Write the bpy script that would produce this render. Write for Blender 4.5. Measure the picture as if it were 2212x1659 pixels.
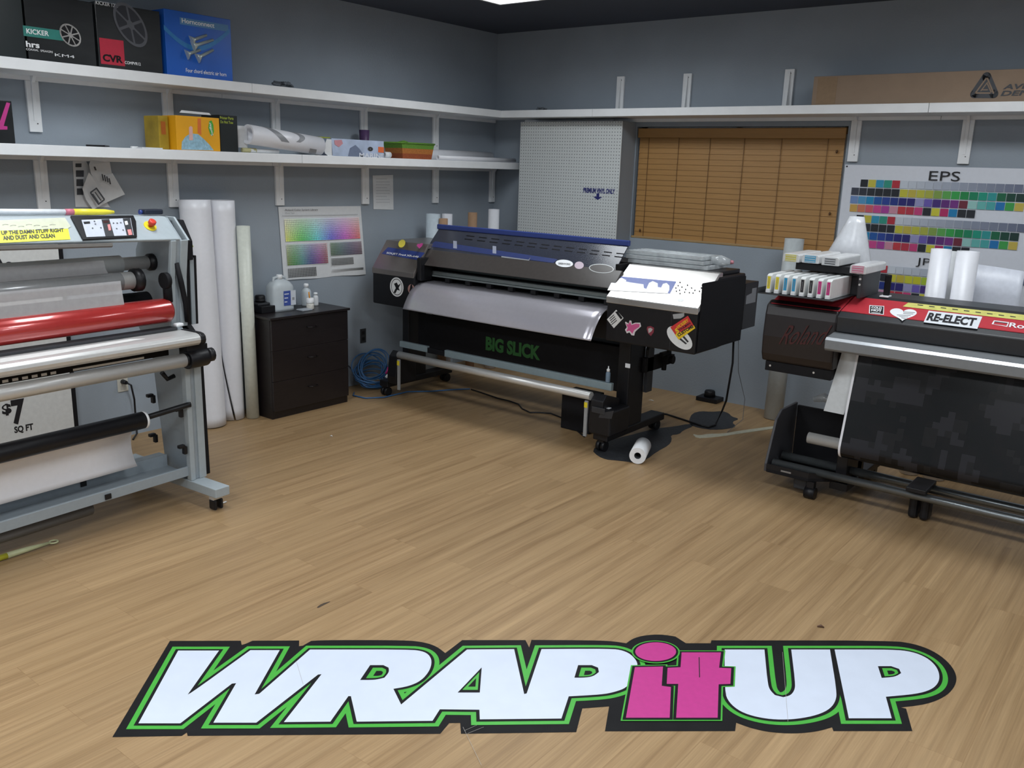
import bpy, bmesh, math, random
from mathutils import Vector, Matrix
random.seed(7)
scene = bpy.context.scene
C = scene.collection
for o in list(bpy.data.objects): bpy.data.objects.remove(o)

# ------------------------------------------------------------ camera
W_, H_ = 2212, 1659
FL, YAW, PITCH, ROLL = 1906.47, math.radians(128.068), math.radians(13.7763), math.radians(1.8096)
CAM = Vector((5.3368, -6.4495, 1.7708))
_f = Vector((math.cos(PITCH)*math.cos(YAW), math.cos(PITCH)*math.sin(YAW), -math.sin(PITCH)))
_r = _f.cross(Vector((0,0,1))).normalized(); _u = _r.cross(_f)
_R = math.cos(ROLL)*_r + math.sin(ROLL)*_u
_U = -math.sin(ROLL)*_r + math.cos(ROLL)*_u
cam = bpy.data.cameras.new('camera'); camo = bpy.data.objects.new('camera', cam); C.objects.link(camo)
cam.sensor_width = 36; cam.lens = FL/W_*36; cam.clip_start = .05
camo.matrix_world = Matrix(((_R.x,_U.x,-_f.x,CAM.x),(_R.y,_U.y,-_f.y,CAM.y),(_R.z,_U.z,-_f.z,CAM.z),(0,0,0,1)))
scene.camera = camo
# ------------------------------------------------------------ world, exposure
w = bpy.data.worlds.new('world'); scene.world = w; w.use_nodes = True
w.node_tree.nodes['Background'].inputs[0].default_value = (.55,.65,.8,1)
w.node_tree.nodes['Background'].inputs[1].default_value = .25
scene.view_settings.view_transform = 'Standard'; scene.view_settings.look = 'None'
scene.view_settings.exposure = 0.07; scene.view_settings.gamma = 1; scene.view_settings.use_curve_mapping = False
HC = 2.92
ROOMX, ROOMY = 7.6, -8.2
# ceiling troffers: (x0,x1,y0,y1, power)
TROFF = [(1.12,2.34,-1.95,-1.34,15), (3.7,4.92,-1.95,-1.34,15), (1.12,2.34,-4.6,-3.99,21), (3.7,4.92,-4.6,-3.99,24), (1.12,2.34,-7.4,-6.8,46), (3.7,4.92,-7.4,-6.8,58), (6.2,7.3,-4.6,-3.99,34)]
for (x0,x1,y0,y1,pw) in TROFF:
    L = bpy.data.lights.new('troffer_lamp','AREA'); L.shape='RECTANGLE'; L.size=x1-x0-.1; L.size_y=y1-y0-.1
    L.energy = pw; L.color=(.93,.97,1.0); L.spread=math.radians(165)
    lo = bpy.data.objects.new('troffer_lamp',L); C.objects.link(lo); lo.location=((x0+x1)/2,(y0+y1)/2,HC-.065)

# pixel of the photograph -> point on a plane of the room (used to read real positions)
def _ray(x,y): return (x-W_/2)/FL*_R - (y-H_/2)/FL*_U + _f
def P(x,y,ax,val):
    d=_ray(x,y); i='xyz'.index(ax); t=(val-CAM[i])/d[i]; return CAM+t*d
def FLR(x,y): return P(x,y,'z',0)

# ------------------------------------------------------------ materials
MATS={}
def mat(name,col,rough=.6,metal=0,spec=.5,noise=0,nscale=40,bump=0,bscale=200,alpha=1,trans=0,emit=0,coat=0,stretch=None):
    if name in MATS: return MATS[name]
    m=bpy.data.materials.new(name); m.use_nodes=True; nt=m.node_tree; b=nt.nodes['Principled BSDF']
    b.inputs['Base Color'].default_value=(*col,1); b.inputs['Roughness'].default_value=rough
    b.inputs['Metallic'].default_value=metal; b.inputs['Specular IOR Level'].default_value=spec
    if coat: b.inputs['Coat Weight'].default_value=coat; b.inputs['Coat Roughness'].default_value=.08
    if alpha<1: b.inputs['Alpha'].default_value=alpha
    if trans: b.inputs['Transmission Weight'].default_value=trans; b.inputs['IOR'].default_value=1.15
    if emit: b.inputs['Emission Color'].default_value=(*col,1); b.inputs['Emission Strength'].default_value=emit
    tc=nt.nodes.new('ShaderNodeTexCoord'); vec=tc.outputs['Object']
    if stretch:
        mp=nt.nodes.new('ShaderNodeMapping'); mp.inputs['Scale'].default_value=stretch; nt.links.new(vec,mp.inputs[0]); vec=mp.outputs[0]
    n=nt.nodes.new('ShaderNodeTexNoise'); n.inputs['Scale'].default_value=nscale; n.inputs['Detail'].default_value=4; nt.links.new(vec,n.inputs[0])
    k=noise or .06
    mr=nt.nodes.new('ShaderNodeMapRange'); mr.inputs[1].default_value=.25; mr.inputs[2].default_value=.75; mr.inputs[3].default_value=1-k; mr.inputs[4].default_value=1+k
    nt.links.new(n.outputs[0],mr.inputs[0])
    hs=nt.nodes.new('ShaderNodeHueSaturation'); hs.inputs['Color'].default_value=(*col,1); nt.links.new(mr.outputs[0],hs.inputs['Value']); nt.links.new(hs.outputs[0],b.inputs['Base Color'])
    if bump:
        n2=nt.nodes.new('ShaderNodeTexNoise'); n2.inputs['Scale'].default_value=bscale; n2.inputs['Detail'].default_value=3; nt.links.new(vec,n2.inputs[0])
        bp=nt.nodes.new('ShaderNodeBump'); bp.inputs['Strength'].default_value=bump; bp.inputs['Distance'].default_value=.01
        nt.links.new(n2.outputs[0],bp.inputs['Height']); nt.links.new(bp.outputs[0],b.inputs['Normal'])
    MATS[name]=m; return m
def s2l(r,g,b):
    f=lambda c:(c/255/12.92 if c/255<=.04045 else ((c/255+.055)/1.055)**2.4); return (f(r),f(g),f(b))
wallm=mat('blue_grey_paint',(.30,.345,.395),.75,noise=.05,nscale=3,bump=.12,bscale=90)
ceilm=mat('dark_blue_paint',(.05,.06,.085),.8,noise=.05,nscale=4,bump=.1,bscale=60)
white=mat('white_gloss_paint',(.83,.85,.87),.42,noise=.04,nscale=9)
whitev=mat('white_vinyl',(.78,.79,.84),.35,noise=.02)
cream=mat('cream_vinyl',(.66,.69,.62),.4)
paper=mat('paper',(.70,.72,.74),.8,noise=.03)
black=mat('black_plastic',(.008,.008,.010),.42,spec=.35,noise=.2)
blackm=mat('black_matte',(.006,.006,.008),.7,spec=.25,noise=.2)
dgrey=mat('dark_grey_plastic',(.026,.028,.033),.5,noise=.1)
brownm=mat('smoke_brown_plastic',(.055,.048,.045),.3,noise=.1)
silver=mat('brushed_silver',(.62,.60,.58),.22,metal=.85,noise=.05,stretch=(1,60,60))
alu=mat('satin_aluminium',(.62,.62,.61),.34,metal=.45,noise=.03)
greymt=mat('grey_machine_paint',(.30,.345,.38),.45,noise=.04)
lgrey=mat('light_grey_machine_paint',(.36,.41,.44),.42,noise=.04)
barbl=mat('pale_blue_grey_metal',(.26,.33,.36),.4,metal=.2,noise=.05)
card=mat('brown_cardboard',(.27,.195,.138),.8,noise=.06,nscale=12,stretch=(1,8,1))
corem=mat('cardboard_core',(.38,.235,.14),.8)
blue=mat('royal_blue_plastic',(.03,.055,.24),.35)
red=mat('glossy_red_metallic',(.40,.030,.028),.25,metal=.2,coat=.8)
redp=mat('red_panel',(.50,.035,.05),.4)
pink=mat('hot_pink',(.50,.035,.24),.45)
green=mat('leaf_green_vinyl',(.06,.40,.045),.4)
dgreen=mat('dull_green_vinyl',(.03,.15,.035),.5)
yellow=mat('yellow_plastic',(.75,.62,.03),.4)
yell2=mat('yellow_label',(.80,.82,.03),.5)
blk_ink=mat('black_print',(.01,.01,.014),.5)
decalblk=mat('black_floor_vinyl',(.008,.008,.009),.5,spec=.18,noise=.25,nscale=14)
decalwht=mat('white_floor_vinyl',(.62,.68,.80),.42,noise=.03,nscale=10)
clear=mat('clear_plastic',(.85,.88,.9),.12,alpha=.35,spec=.8)
trans=mat('translucent_plastic',(.80,.82,.84),.35,alpha=.82,spec=.5)
gold=mat('dark_stained_wood',(.012,.009,.010),.34,noise=.25,nscale=8,stretch=(1,1,12))
cyan=mat('cyan_print',(.03,.33,.60),.4)
magenta=mat('magenta_print',(.55,.02,.18),.4)
orange=mat('orange_print',(.75,.30,.02),.5)
navy=mat('navy_print',(.02,.025,.16),.5)
teal=mat('teal_print',(.02,.20,.17),.5)
grey=mat('mid_grey',(.25,.26,.28),.5)
dust=mat('grey_lint',(.16,.18,.20),.95,noise=.3,nscale=120,bump=.5)

# floor
def floor_mat():
    m=bpy.data.materials.new('laminate_planks'); m.use_nodes=True; nt=m.node_tree; b=nt.nodes['Principled BSDF']; N=nt.nodes.new; Lk=nt.links.new
    tc=N('ShaderNodeTexCoord')
    mp=N('ShaderNodeMapping'); mp.inputs['Rotation'].default_value=(0,0,math.radians(90)); Lk(tc.outputs['Object'],mp.inputs[0])
    br=N('ShaderNodeTexBrick'); br.inputs['Scale'].default_value=1; br.inputs['Mortar Size'].default_value=.0009; br.inputs['Brick Width'].default_value=1.22; br.inputs['Row Height'].default_value=.17
    br.inputs['Color1'].default_value=(0,0,0,1); br.inputs['Color2'].default_value=(1,1,1,1); br.inputs['Mortar'].default_value=(.5,.5,.5,1); br.offset=.37; br.inputs['Mortar Smooth'].default_value=.1
    Lk(mp.outputs[0],br.inputs[0])
    mp2=N('ShaderNodeMapping'); mp2.inputs['Scale'].default_value=(15,.42,1); Lk(tc.outputs['Object'],mp2.inputs[0])
    add=N('ShaderNodeVectorMath'); add.operation='ADD'; sc=N('ShaderNodeVectorMath'); sc.operation='SCALE'; sc.inputs['Scale'].default_value=9.0
    Lk(br.outputs['Color'],sc.inputs[0]); Lk(mp2.outputs[0],add.inputs[0]); Lk(sc.outputs[0],add.inputs[1])
    n1=N('ShaderNodeTexNoise'); n1.inputs['Scale'].default_value=1.6; n1.inputs['Detail'].default_value=7; n1.inputs['Roughness'].default_value=.62; n1.inputs['Distortion'].default_value=.35; Lk(add.outputs[0],n1.inputs[0])
    mp3=N('ShaderNodeMapping'); mp3.inputs['Scale'].default_value=(90,1.6,1); Lk(tc.outputs['Object'],mp3.inputs[0])
    n2=N('ShaderNodeTexNoise'); n2.inputs['Scale'].default_value=2; n2.inputs['Detail'].default_value=4; Lk(mp3.outputs[0],n2.inputs[0])
    cr=N('ShaderNodeValToRGB'); e=cr.color_ramp; e.elements[0].position=.22; e.elements[0].color=(.215,.130,.060,1); e.elements[1].position=.78; e.elements[1].color=(.405,.273,.142,1)
    k=e.elements.new(.5); k.color=(.325,.212,.107,1)
    Lk(n1.outputs[0],cr.inputs[0])
    mx=N('ShaderNodeMixRGB'); mx.blend_type='OVERLAY'; mx.inputs[0].default_value=.27; Lk(cr.outputs[0],mx.inputs[1]); Lk(n2.outputs[0],mx.inputs[2])
    mr=N('ShaderNodeMapRange'); mr.inputs[3].default_value=.96; mr.inputs[4].default_value=1.04; Lk(br.outputs['Color'],mr.inputs[0])
    hs=N('ShaderNodeHueSaturation'); Lk(mr.outputs[0],hs.inputs['Value']); Lk(mx.outputs[0],hs.inputs['Color'])
    mm=N('ShaderNodeMixRGB'); mm.blend_type='MULTIPLY'; mm.inputs[2].default_value=(.84,.80,.76,1); Lk(br.outputs['Fac'],mm.inputs[0]); Lk(hs.outputs[0],mm.inputs[1])
    Lk(mm.outputs[0],b.inputs['Base Color']); b.inputs['Roughness'].default_value=.40; b.inputs['Specular IOR Level'].default_value=.35
    mr2=N('ShaderNodeMapRange'); mr2.inputs[3].default_value=.34; mr2.inputs[4].default_value=.52; Lk(n1.outputs[0],mr2.inputs[0]); Lk(mr2.outputs[0],b.inputs['Roughness'])
    bp=N('ShaderNodeBump'); bp.inputs['Strength'].default_value=.08; bp.inputs['Distance'].default_value=.004; Lk(n2.outputs[0],bp.inputs['Height']); Lk(bp.outputs[0],b.inputs['Normal'])
    return m
def colmat(name='printed_colours',rough=.55):
    if name in MATS: return MATS[name]
    m=bpy.data.materials.new(name); m.use_nodes=True; nt=m.node_tree; b=nt.nodes['Principled BSDF']
    a=nt.nodes.new('ShaderNodeAttribute'); a.attribute_name='Col'; nt.links.new(a.outputs['Color'],b.inputs['Base Color']); b.inputs['Roughness'].default_value=rough
    MATS[name]=m; return m

# ------------------------------------------------------------ geometry helpers
ORG={}
def tag(o,label=None,cat=None,group=None,kind=None):
    if label: o['label']=label
    if cat: o['category']=cat
    if group: o['group']=group
    if kind: o['kind']=kind
    return o
def thing(name,loc,label,cat,group=None):
    o=bpy.data.objects.new(name,None); C.objects.link(o); o.location=loc; o.empty_display_size=.1; ORG[o.name]=Vector(loc)
    return tag(o,label,cat,group)
class MB:
    def __init__(s): s.v=[]; s.f=[]; s.c=[]; s.sm=[]
    def add(s,vs,fs,smooth=False,col=None):
        n=len(s.v); s.v+= [Vector(v) for v in vs]
        for f in fs: s.f.append([i+n for i in f]); s.sm.append(smooth); s.c.append(col)
        return s
    def box(s,x0,x1,y0,y1,z0,z1,M=None,col=None):
        vs=[Vector((x,y,z)) for z in (z0,z1) for y in (y0,y1) for x in (x0,x1)]
        if M: vs=[M@v for v in vs]
        return s.add(vs,[(0,2,3,1),(4,5,7,6),(0,1,5,4),(2,6,7,3),(0,4,6,2),(1,3,7,5)],col=col)
    def prism(s,pts,ax,a,b,M=None,smooth=False):
        # pts 2D in the two other axes (order x,y,z without ax)
        def mk(p,t):
            if ax=='x': return Vector((t,p[0],p[1]))
            if ax=='y': return Vector((p[0],t,p[1]))
            return Vector((p[0],p[1],t))
        n=len(pts); vs=[mk(p,a) for p in pts]+[mk(p,b) for p in pts]
        if M: vs=[M@v for v in vs]
        s.add(vs,[[i,(i+1)%n,(i+1)%n+n,i+n] for i in range(n)],smooth)
        s.add(vs[:n],[list(range(n))]); s.add(vs[n:],[list(range(n))]); return s
    def tube(s,pts,r,seg=12,cap=True,M=None,r2=None):
        pts=[Vector(p) for p in pts]; rs=r if isinstance(r,(list,tuple)) else [r]*len(pts)
        vs=[];n=len(pts); up=None
        for i,p in enumerate(pts):
            d=(pts[min(i+1,n-1)]-pts[max(i-1,0)]).normalized()
            if up is None: up=Vector((0,0,1)) if abs(d.z)<.9 else Vector((1,0,0))
            a=(up-up.dot(d)*d).normalized(); b=d.cross(a); up=a
            for k in range(seg):
                t=2*math.pi*k/seg; vs.append(p+rs[i]*(math.cos(t)*a+math.sin(t)*b))
        if M: vs=[M@v for v in vs]
        fs=[[i*seg+k,i*seg+(k+1)%seg,(i+1)*seg+(k+1)%seg,(i+1)*seg+k] for i in range(n-1) for k in range(seg)]
        s.add(vs,fs,True)
        if cap:
            s.add(vs[:seg],[list(range(seg))[::-1]]); s.add(vs[-seg:],[list(range(seg))])
        return s
    def pipe(s,p0,p1,r,ri,seg=28,M=None):
        p0=Vector(p0);p1=Vector(p1);d=(p1-p0).normalized(); up=Vector((0,0,1)) if abs(d.z)<.9 else Vector((1,0,0))
        a=(up-up.dot(d)*d).normalized(); b=d.cross(a); vs=[]
        for p,rr in ((p0,r),(p1,r),(p1,ri),(p0,ri)):
            for k in range(seg):
                t=2*math.pi*k/seg; vs.append(p+rr*(math.cos(t)*a+math.sin(t)*b))
        if M: vs=[M@v for v in vs]
        for q in range(4):
            s.add([vs[(q*seg+k)%len(vs)] for k in range(seg)]+[vs[((q+1)%4)*seg+k] for k in range(seg)],[[k,(k+1)%seg,(k+1)%seg+seg,k+seg] for k in range(seg)],q in (0,2))
        return s
    def lathe(s,prof,o,seg=24,M=None):
        vs=[]; 
        for (r,z) in prof:
            for k in range(seg):
                t=2*math.pi*k/seg; vs.append(Vector((o[0]+r*math.cos(t),o[1]+r*math.sin(t),o[2]+z)))
        if M: vs=[M@v for v in vs]
        n=len(prof); s.add(vs,[[i*seg+k,i*seg+(k+1)%seg,(i+1)*seg+(k+1)%seg,(i+1)*seg+k] for i in range(n-1) for k in range(seg)],True)
        s.add(vs[:seg],[list(range(seg))[::-1]]); s.add(vs[-seg:],[list(range(seg))]); return s
    def poly(s,pts,th=None,n=None,col=None):
        # flat polygon, optionally thickened along -n
        pts=[Vector(p) for p in pts]; k=len(pts)
        if not th: return s.add(pts,[list(range(k))],col=col)
        n=Vector(n); q=[p-n*th for p in pts]
        s.add(pts+q,[list(range(k)),list(range(k,2*k))[::-1]]+[[i,i+k,(i+1)%k+k,(i+1)%k] for i in range(k)],col=col); return s
    def grid(s,fn,nu,nv,smooth=True,th=0,col=None):
        vs=[Vector(fn(i/nu,j/nv)) for j in range(nv+1) for i in range(nu+1)]
        s.add(vs,[[j*(nu+1)+i,j*(nu+1)+i+1,(j+1)*(nu+1)+i+1,(j+1)*(nu+1)+i] for j in range(nv) for i in range(nu)],smooth,col); return s
    def build(s,name,m,parent=None,label=None,bevel=0,solid=0,org=None):
        xs=[v.x for v in s.v];ys=[v.y for v in s.v];zs=[v.z for v in s.v]
        o0=Vector(org) if org else Vector(((min(xs)+max(xs))/2,(min(ys)+max(ys))/2,min(zs)))
        me=bpy.data.meshes.new(name); me.from_pydata([v-o0 for v in s.v],[],s.f)
        me.polygons.foreach_set('use_smooth',s.sm)
        if any(c is not None for c in s.c):
            at=me.color_attributes.new('Col','FLOAT_COLOR','CORNER'); i=0
            for p,c in zip(me.polygons,s.c):
                c=c or (.8,.8,.8)
                for li in p.loop_indices: at.data[li].color=(*c,1)
        if not isinstance(m,(list,tuple)): m=[m]
        for q in m: me.materials.append(q)
        bm=bmesh.new(); bm.from_mesh(me); 
        if not any(c is not None for c in s.c): bmesh.ops.remove_doubles(bm,verts=bm.verts,dist=1e-6)
        bmesh.ops.recalc_face_normals(bm,faces=bm.faces); bm.to_mesh(me); bm.free()
        o=bpy.data.objects.new(name,me); C.objects.link(o)
        par=parent
        if par is not None: o.parent=par; o.location=o0-ORG[par.name]
        else: o.location=o0
        ORG[o.name]=o0
        if bevel:
            md=o.modifiers.new('bevel','BEVEL'); md.width=bevel; md.segments=2; md.limit_method='ANGLE'; md.angle_limit=math.radians(35)
        if solid:
            md=o.modifiers.new('solid','SOLIDIFY'); md.thickness=solid; md.offset=0
        if label: o['label']=label
        return o
def quadbox(pts,n,th,name,m,parent,label=None): return MB().poly(pts,th,n).build(name,m,parent,label)
def lettering(s,O,X,Y,name,m,parent,bold=0,shear=0,label=None,lift=None,space=1):
    """text s filling the parallelogram O, O+X, O+X+Y"""
    cu=bpy.data.curves.new('t','FONT'); cu.body=s; cu.offset=bold; cu.shear=shear; cu.space_character=space; cu.resolution_u=3
    cu.align_x='LEFT'; t=bpy.data.objects.new('t',cu); C.objects.link(t)
    dg=bpy.context.evaluated_depsgraph_get(); dg.update(); me=bpy.data.meshes.new_from_object(t.evaluated_get(dg))
    C.objects.unlink(t); bpy.data.objects.remove(t)
    O=Vector(O);X=Vector(X);Y=Vector(Y); n=X.cross(Y).normalized()
    if lift is None: lift=.001
    xs=[v.co.x for v in me.vertices]; ys=[v.co.y for v in me.vertices]; x0,x1,y0,y1=min(xs),max(xs),min(ys),max(ys)
    b=MB(); b.add([O+X*((v.co.x-x0)/(x1-x0))+Y*((v.co.y-y0)/(y1-y0))+n*lift for v in me.vertices],[list(p.vertices) for p in me.polygons])
    bpy.data.meshes.remove(me)
    return b.build(name,m,parent,label)
def cp(o,parent=None,delta=None):
    c=o.copy(); C.objects.link(c); c.parent=parent; ORG[c.name]=ORG[o.name]+(delta or Vector())
    for ch in o.children: cp(ch,c,delta)
    return c
def dup(o,loc,label=None,rotz=0):
    c=cp(o,None,Vector(loc)-ORG[o.name]); c.location=loc; c.rotation_euler=(0,0,rotz)
    if label: c['label']=label
    return c
def rect(b,O,X,Y,u0,u1,v0,v1,lift,col,n):
    O,X,Y=Vector(O),Vector(X),Vector(Y)
    b.add([O+X*u+Y*v+n*lift for u,v in ((u0,v0),(u1,v0),(u1,v1),(u0,v1))],[(0,1,2,3)],col=col)
# ============================================================ room
def struct(b,name,m): return tag(b.build(name,m),kind='structure')
struct(MB().box(-.1,ROOMX+.1,ROOMY-.1,.1,-.1,0),'floor',floor_mat())
struct(MB().box(-.1,ROOMX+.1,ROOMY-.1,.1,HC,HC+.1),'ceiling',ceilm)
struct(MB().box(-.1,0,ROOMY,.1,0,HC),'wall_left',wallm)
WX0,WX1,WZ0,WZ1=1.492,3.186,1.235,2.122
b=MB(); b.box(0,WX0,0,.12,0,HC); b.box(WX1,ROOMX,0,.12,0,HC); b.box(WX0,WX1,0,.12,0,WZ0); b.box(WX0,WX1,0,.12,WZ1,HC)
struct(b,'wall_back',wallm)
wall2=mat('pale_grey_paint',(.40,.42,.45),.75,noise=.04,nscale=3)
struct(MB().box(ROOMX,ROOMX+.1,ROOMY,.1,0,HC),'wall_right',wall2)
struct(MB().box(-.1,ROOMX+.1,ROOMY-.1,ROOMY,0,HC),'wall_front',wall2)
# window behind the blind
wn=thing('window_1',(2.34,.10,WZ0),None,None); wn['kind']='structure'
b=MB(); b.box(WX0,WX0+.05,.08,.118,WZ0,WZ1); b.box(WX1-.05,WX1,.08,.118,WZ0,WZ1); b.box(WX0,WX1,.08,.118,WZ0,WZ0+.05); b.box(WX0,WX1,.08,.118,WZ1-.05,WZ1); b.box(2.32,2.36,.08,.118,WZ0,WZ1)
b.build('window_frame',white,wn)
MB().box(WX0+.05,WX1-.05,.095,.1,WZ0+.05,WZ1-.05).build('pane',mat('dark_pane',(.25,.3,.36),.1,alpha=.5),wn)

# wooden venetian blind
wood_b=mat('golden_wood_slats',(.37,.195,.058),.5,noise=.08,nscale=6,stretch=(1,30,30))
bl=thing('venetian_blind',(2.34,.03,WZ0),'closed golden wood slatted blind filling the window','blind')
MB().box(WX0+.012,WX1-.012,-.004,.01,WZ1-.085,WZ1-.012).box(WX0+.012,WX1-.012,.01,.06,WZ1-.05,WZ1-.012).build('valance',wood_b,bl,bevel=.004)
b=MB(); nz=19; zt=WZ1-.075; zb=WZ0+.015; hh=(zt-zb)/nz
for i in range(nz):
    z=zb+i*hh
    b.prism([(.018,z-.003),(.021,z-.003),(.026,z+hh+.003),(.023,z+hh+.003)],'x',WX0+.02,WX1-.02)
b.build('slats',wood_b,bl)
b=MB()
for x in (1.60,1.87,2.14,2.42,2.71,3.05): b.box(x-.0015,x+.0015,.011,.014,zb,zt)
b.build('ladder_cord',mat('tan_cord',(.16,.08,.03),.8),bl)
b=MB()
for x,z in ((3.12,1.95),(3.12,1.52),(1.57,1.30)): b.tube([(x,.010,z-.012),(x,.010,z),(x,.010,z+.012)],[.004,.009,.003],8)
b.build('cord_tassel',mat('dark_tassel',(.10,.045,.015),.7),bl)
MB().box(WX0+.004,WX1-.002,-.001,.03,WZ0+.001,WZ0+.018).build('bottom_rail',mat('pale_wood',(.36,.24,.11),.5),bl,bevel=.003)

# pegboard closet panel next to the window
T=.225; pl=P(1125,267,'y',-T).x; pr=P(1346,270,'y',-T).x; pr=min(1.489,.5*(pr+P(1334,515,'y',-T).x))
pg=thing('pegboard_panel',((pl+pr)/2,-T/2,0),'white perforated pegboard panel boxed out beside the window','pegboard')
MB().box(pl+.004,pr-.006,-T+.008,-.001,0.0,2.153).build('box_side',wallm,pg,label='blue grey painted side of the box')
pegm=mat('white_hardboard',(.60,.63,.63),.6,noise=.03)
def pegmat():
    m=pegm; nt=m.node_tree; b=nt.nodes['Principled BSDF']; N=nt.nodes.new; Lk=nt.links.new
    tc=N('ShaderNodeTexCoord'); sp=N('ShaderNodeSeparateXYZ'); Lk(tc.outputs['Object'],sp.inputs[0])
    def cell(o):
        a=N('ShaderNodeMath'); a.operation='MULTIPLY'; a.inputs[1].default_value=1/.0254; Lk(o,a.inputs[0])
        f=N('ShaderNodeMath'); f.operation='FRACT'; Lk(a.outputs[0],f.inputs[0])
        d=N('ShaderNodeMath'); d.operation='SUBTRACT'; d.inputs[1].default_value=.5; Lk(f.outputs[0],d.inputs[0])
        p=N('ShaderNodeMath'); p.operation='POWER'; p.inputs[1].default_value=2; Lk(d.outputs[0],p.inputs[0]); return p
    s_=N('ShaderNodeMath'); s_.operation='ADD'; Lk(cell(sp.outputs[0]).outputs[0],s_.inputs[0]); Lk(cell(sp.outputs[2]).outputs[0],s_.inputs[1])
    l=N('ShaderNodeMath'); l.operation='LESS_THAN'; l.inputs[1].default_value=.022; Lk(s_.outputs[0],l.inputs[0])
    mx=N('ShaderNodeMixRGB'); mx.inputs[2].default_value=(.05,.06,.07,1); Lk(l.outputs[0],mx.inputs[0])
    old=b.inputs['Base Color'].links[0].from_socket; Lk(old,mx.inputs[1]); Lk(mx.outputs[0],b.inputs['Base Color'])
pegmat()
pb=MB().box(pl,pr,-T,-T+.006,.0,2.153).build('perforated_sheet',pegm,pg)
nrm=Vector((0,-1,0))
a=P(1260,416,'y',-T); c=P(1328,417,'y',-T); e=P(1260,405,'y',-T)
lettering('PREMIUM VINYL ONLY',a,Vector((c.x-a.x,0,0)),Vector((0,0,e.z-a.z)),'lettering',navy,pg,bold=.05,label='dark blue PREMIUM VINYL ONLY lettering')
a=P(1291,432,'y',-T); s_=.035
MB().poly([(a.x+s_*u,-T-.001,a.z+s_*v) for u,v in ((0,-.0),(-1.3,.7),(-.4,.75),(-.4,1.5),(.4,1.5),(.4,.75),(1.3,.7))]).build('down_arrow',navy,pg)

# ============================================================ shelves
D=.353; Z1,Z1u=2.240,2.158; Z2,Z2u=1.812,1.730
def yL(px,py,z,X=D): # y of the seam on left wall shelf front
    return P(px,py,'x',X).y
ys=yL(545,195,Z1); yM=yL(653,345,Z2)
def shelf(name,x0,x1,y0,y1,z0,z1,lab):
    o=thing(name,((x0+x1)/2,(y0+y1)/2,z0),lab,'shelf')
    MB().box(x0,x1,y0,y1,z0+.024,z1).build('board',white,o,bevel=.003)
    if y1-y0>x1-x0: MB().box(x0,x0+.019,y0,y1-(.02 if y1>-.1 else 0),z0,z0+.0238).build('wall_cleat',white,o)
    else: MB().box(x0,x1,y1-.019,y1,z0,z0+.0238).build('wall_cleat',white,o)
    return o
shelf('wall_shelf',.002,D,-7.0,ys-.0015,Z1u,Z1,'upper left wall shelf board holding the speaker boxes')
shelf('wall_shelf',.002,D,ys+.0015,-.002,Z1u,Z1,'upper left wall shelf board from the seam to the room corner')
shelf('wall_shelf',.002,D,-7.0,yM-.0015,Z2u,Z2,'lower left wall shelf board holding the yellow box')
shelf('wall_shelf',.002,D,yM+.0015,-.002,Z2u,Z2,'lower left wall shelf board holding the tri-colour basket')
xs1=P(1279,240,'y',-D).x; xs2=P(2006,232,'y',-D).x
shelf('wall_shelf',D+.001,xs1-.0015,-D,-.002,Z1u,Z1,'short upper shelf board above the pegboard')
shelf('wall_shelf',xs1+.0015,xs2-.0015,-D,-.002,Z1u,Z1,'long upper shelf board above the window blind')
shelf('wall_shelf',xs2+.0015,ROOMX-.01,-D,-.002,Z1u,Z1,'upper shelf board under the cardboard box lettering')
# brackets
def bracket(axis,c,ztop,lab,grp,down=True,right=False):
    L=.275; wd=.07; z0,z1=(ztop-L,ztop) if down else (ztop,ztop+L)
    def T_(p,q,z): # p along the wall, q from wall
        return (q,p,z) if axis=='x' else (p,-q,z)
    o=thing('shelf_bracket',T_(c,.01,z0),lab,'bracket',grp)
    b=MB()
    x=sorted([T_(c-wd/2,.001,0)[0],T_(c+wd/2,.02,0)[0]]); y=sorted([T_(c-wd/2,.001,0)[1],T_(c+wd/2,.02,0)[1]])
    b.box(x[0],x[1],y[0],y[1],z0,z1-.0005); b.build('back_plate',white,o,bevel=.002)
    if down: prof=[(.02,z1+.0235),(.06,z1+.0235),(.035,z1-.01),(.0235,z0+.06),(.02,z0+.06)]
    else: prof=[(.02,z0+.001),(.05,z0+.001),(.03,z1-.02),(.02,z1-.02)]
    if axis=='x': b=MB().prism([(q,z) for q,z in prof],'y',c-.009,c+.009)
    else: b=MB().prism([(-q,z) for q,z in prof],'x',c-.009,c+.009)
    b.build('rib',white,o)
    zs=z0+.045 if down else z1-.03
    s=.0215
    b=MB(); p0=T_(c+.01,s-.003,zs);p1=T_(c+.01,s+.001,zs); b.tube([p0,p1],.0035,8); b.build('screw',dgrey,o)
posU=[(-4.075,'nearest the left photo edge'),(-3.255,'behind the yellow cleaning box'),(-2.435,'above the patterned vinyl roll'),(-1.61,'behind the purple cup'),(-.805,'above the tri-colour basket')]
for y,t in posU: bracket('x',y,Z1u,'white T bracket under the upper left shelf '+t,'brackets under upper left shelf')
posL=[(-4.07,'nearest the left photo edge'),(-3.25,'above the tall white vinyl rolls'),(-2.42,'at the left corner of the colour chart'),(-1.60,'at the right corner of the colour chart'),(-.798,'right of the pinned white paper'),(-.04,'next to the room corner')]
for y,t in posL: bracket('x',y if y<-.1 else -.041,Z2u,'white T bracket under the lower left shelf '+t,'brackets under lower left shelf')
for x,t in ((3.243,'beside the window blind'),(3.951,'above the EPS colour banner')): bracket('y',x,Z1u,'white T bracket under the right shelf '+t,'brackets under right shelf')
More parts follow.
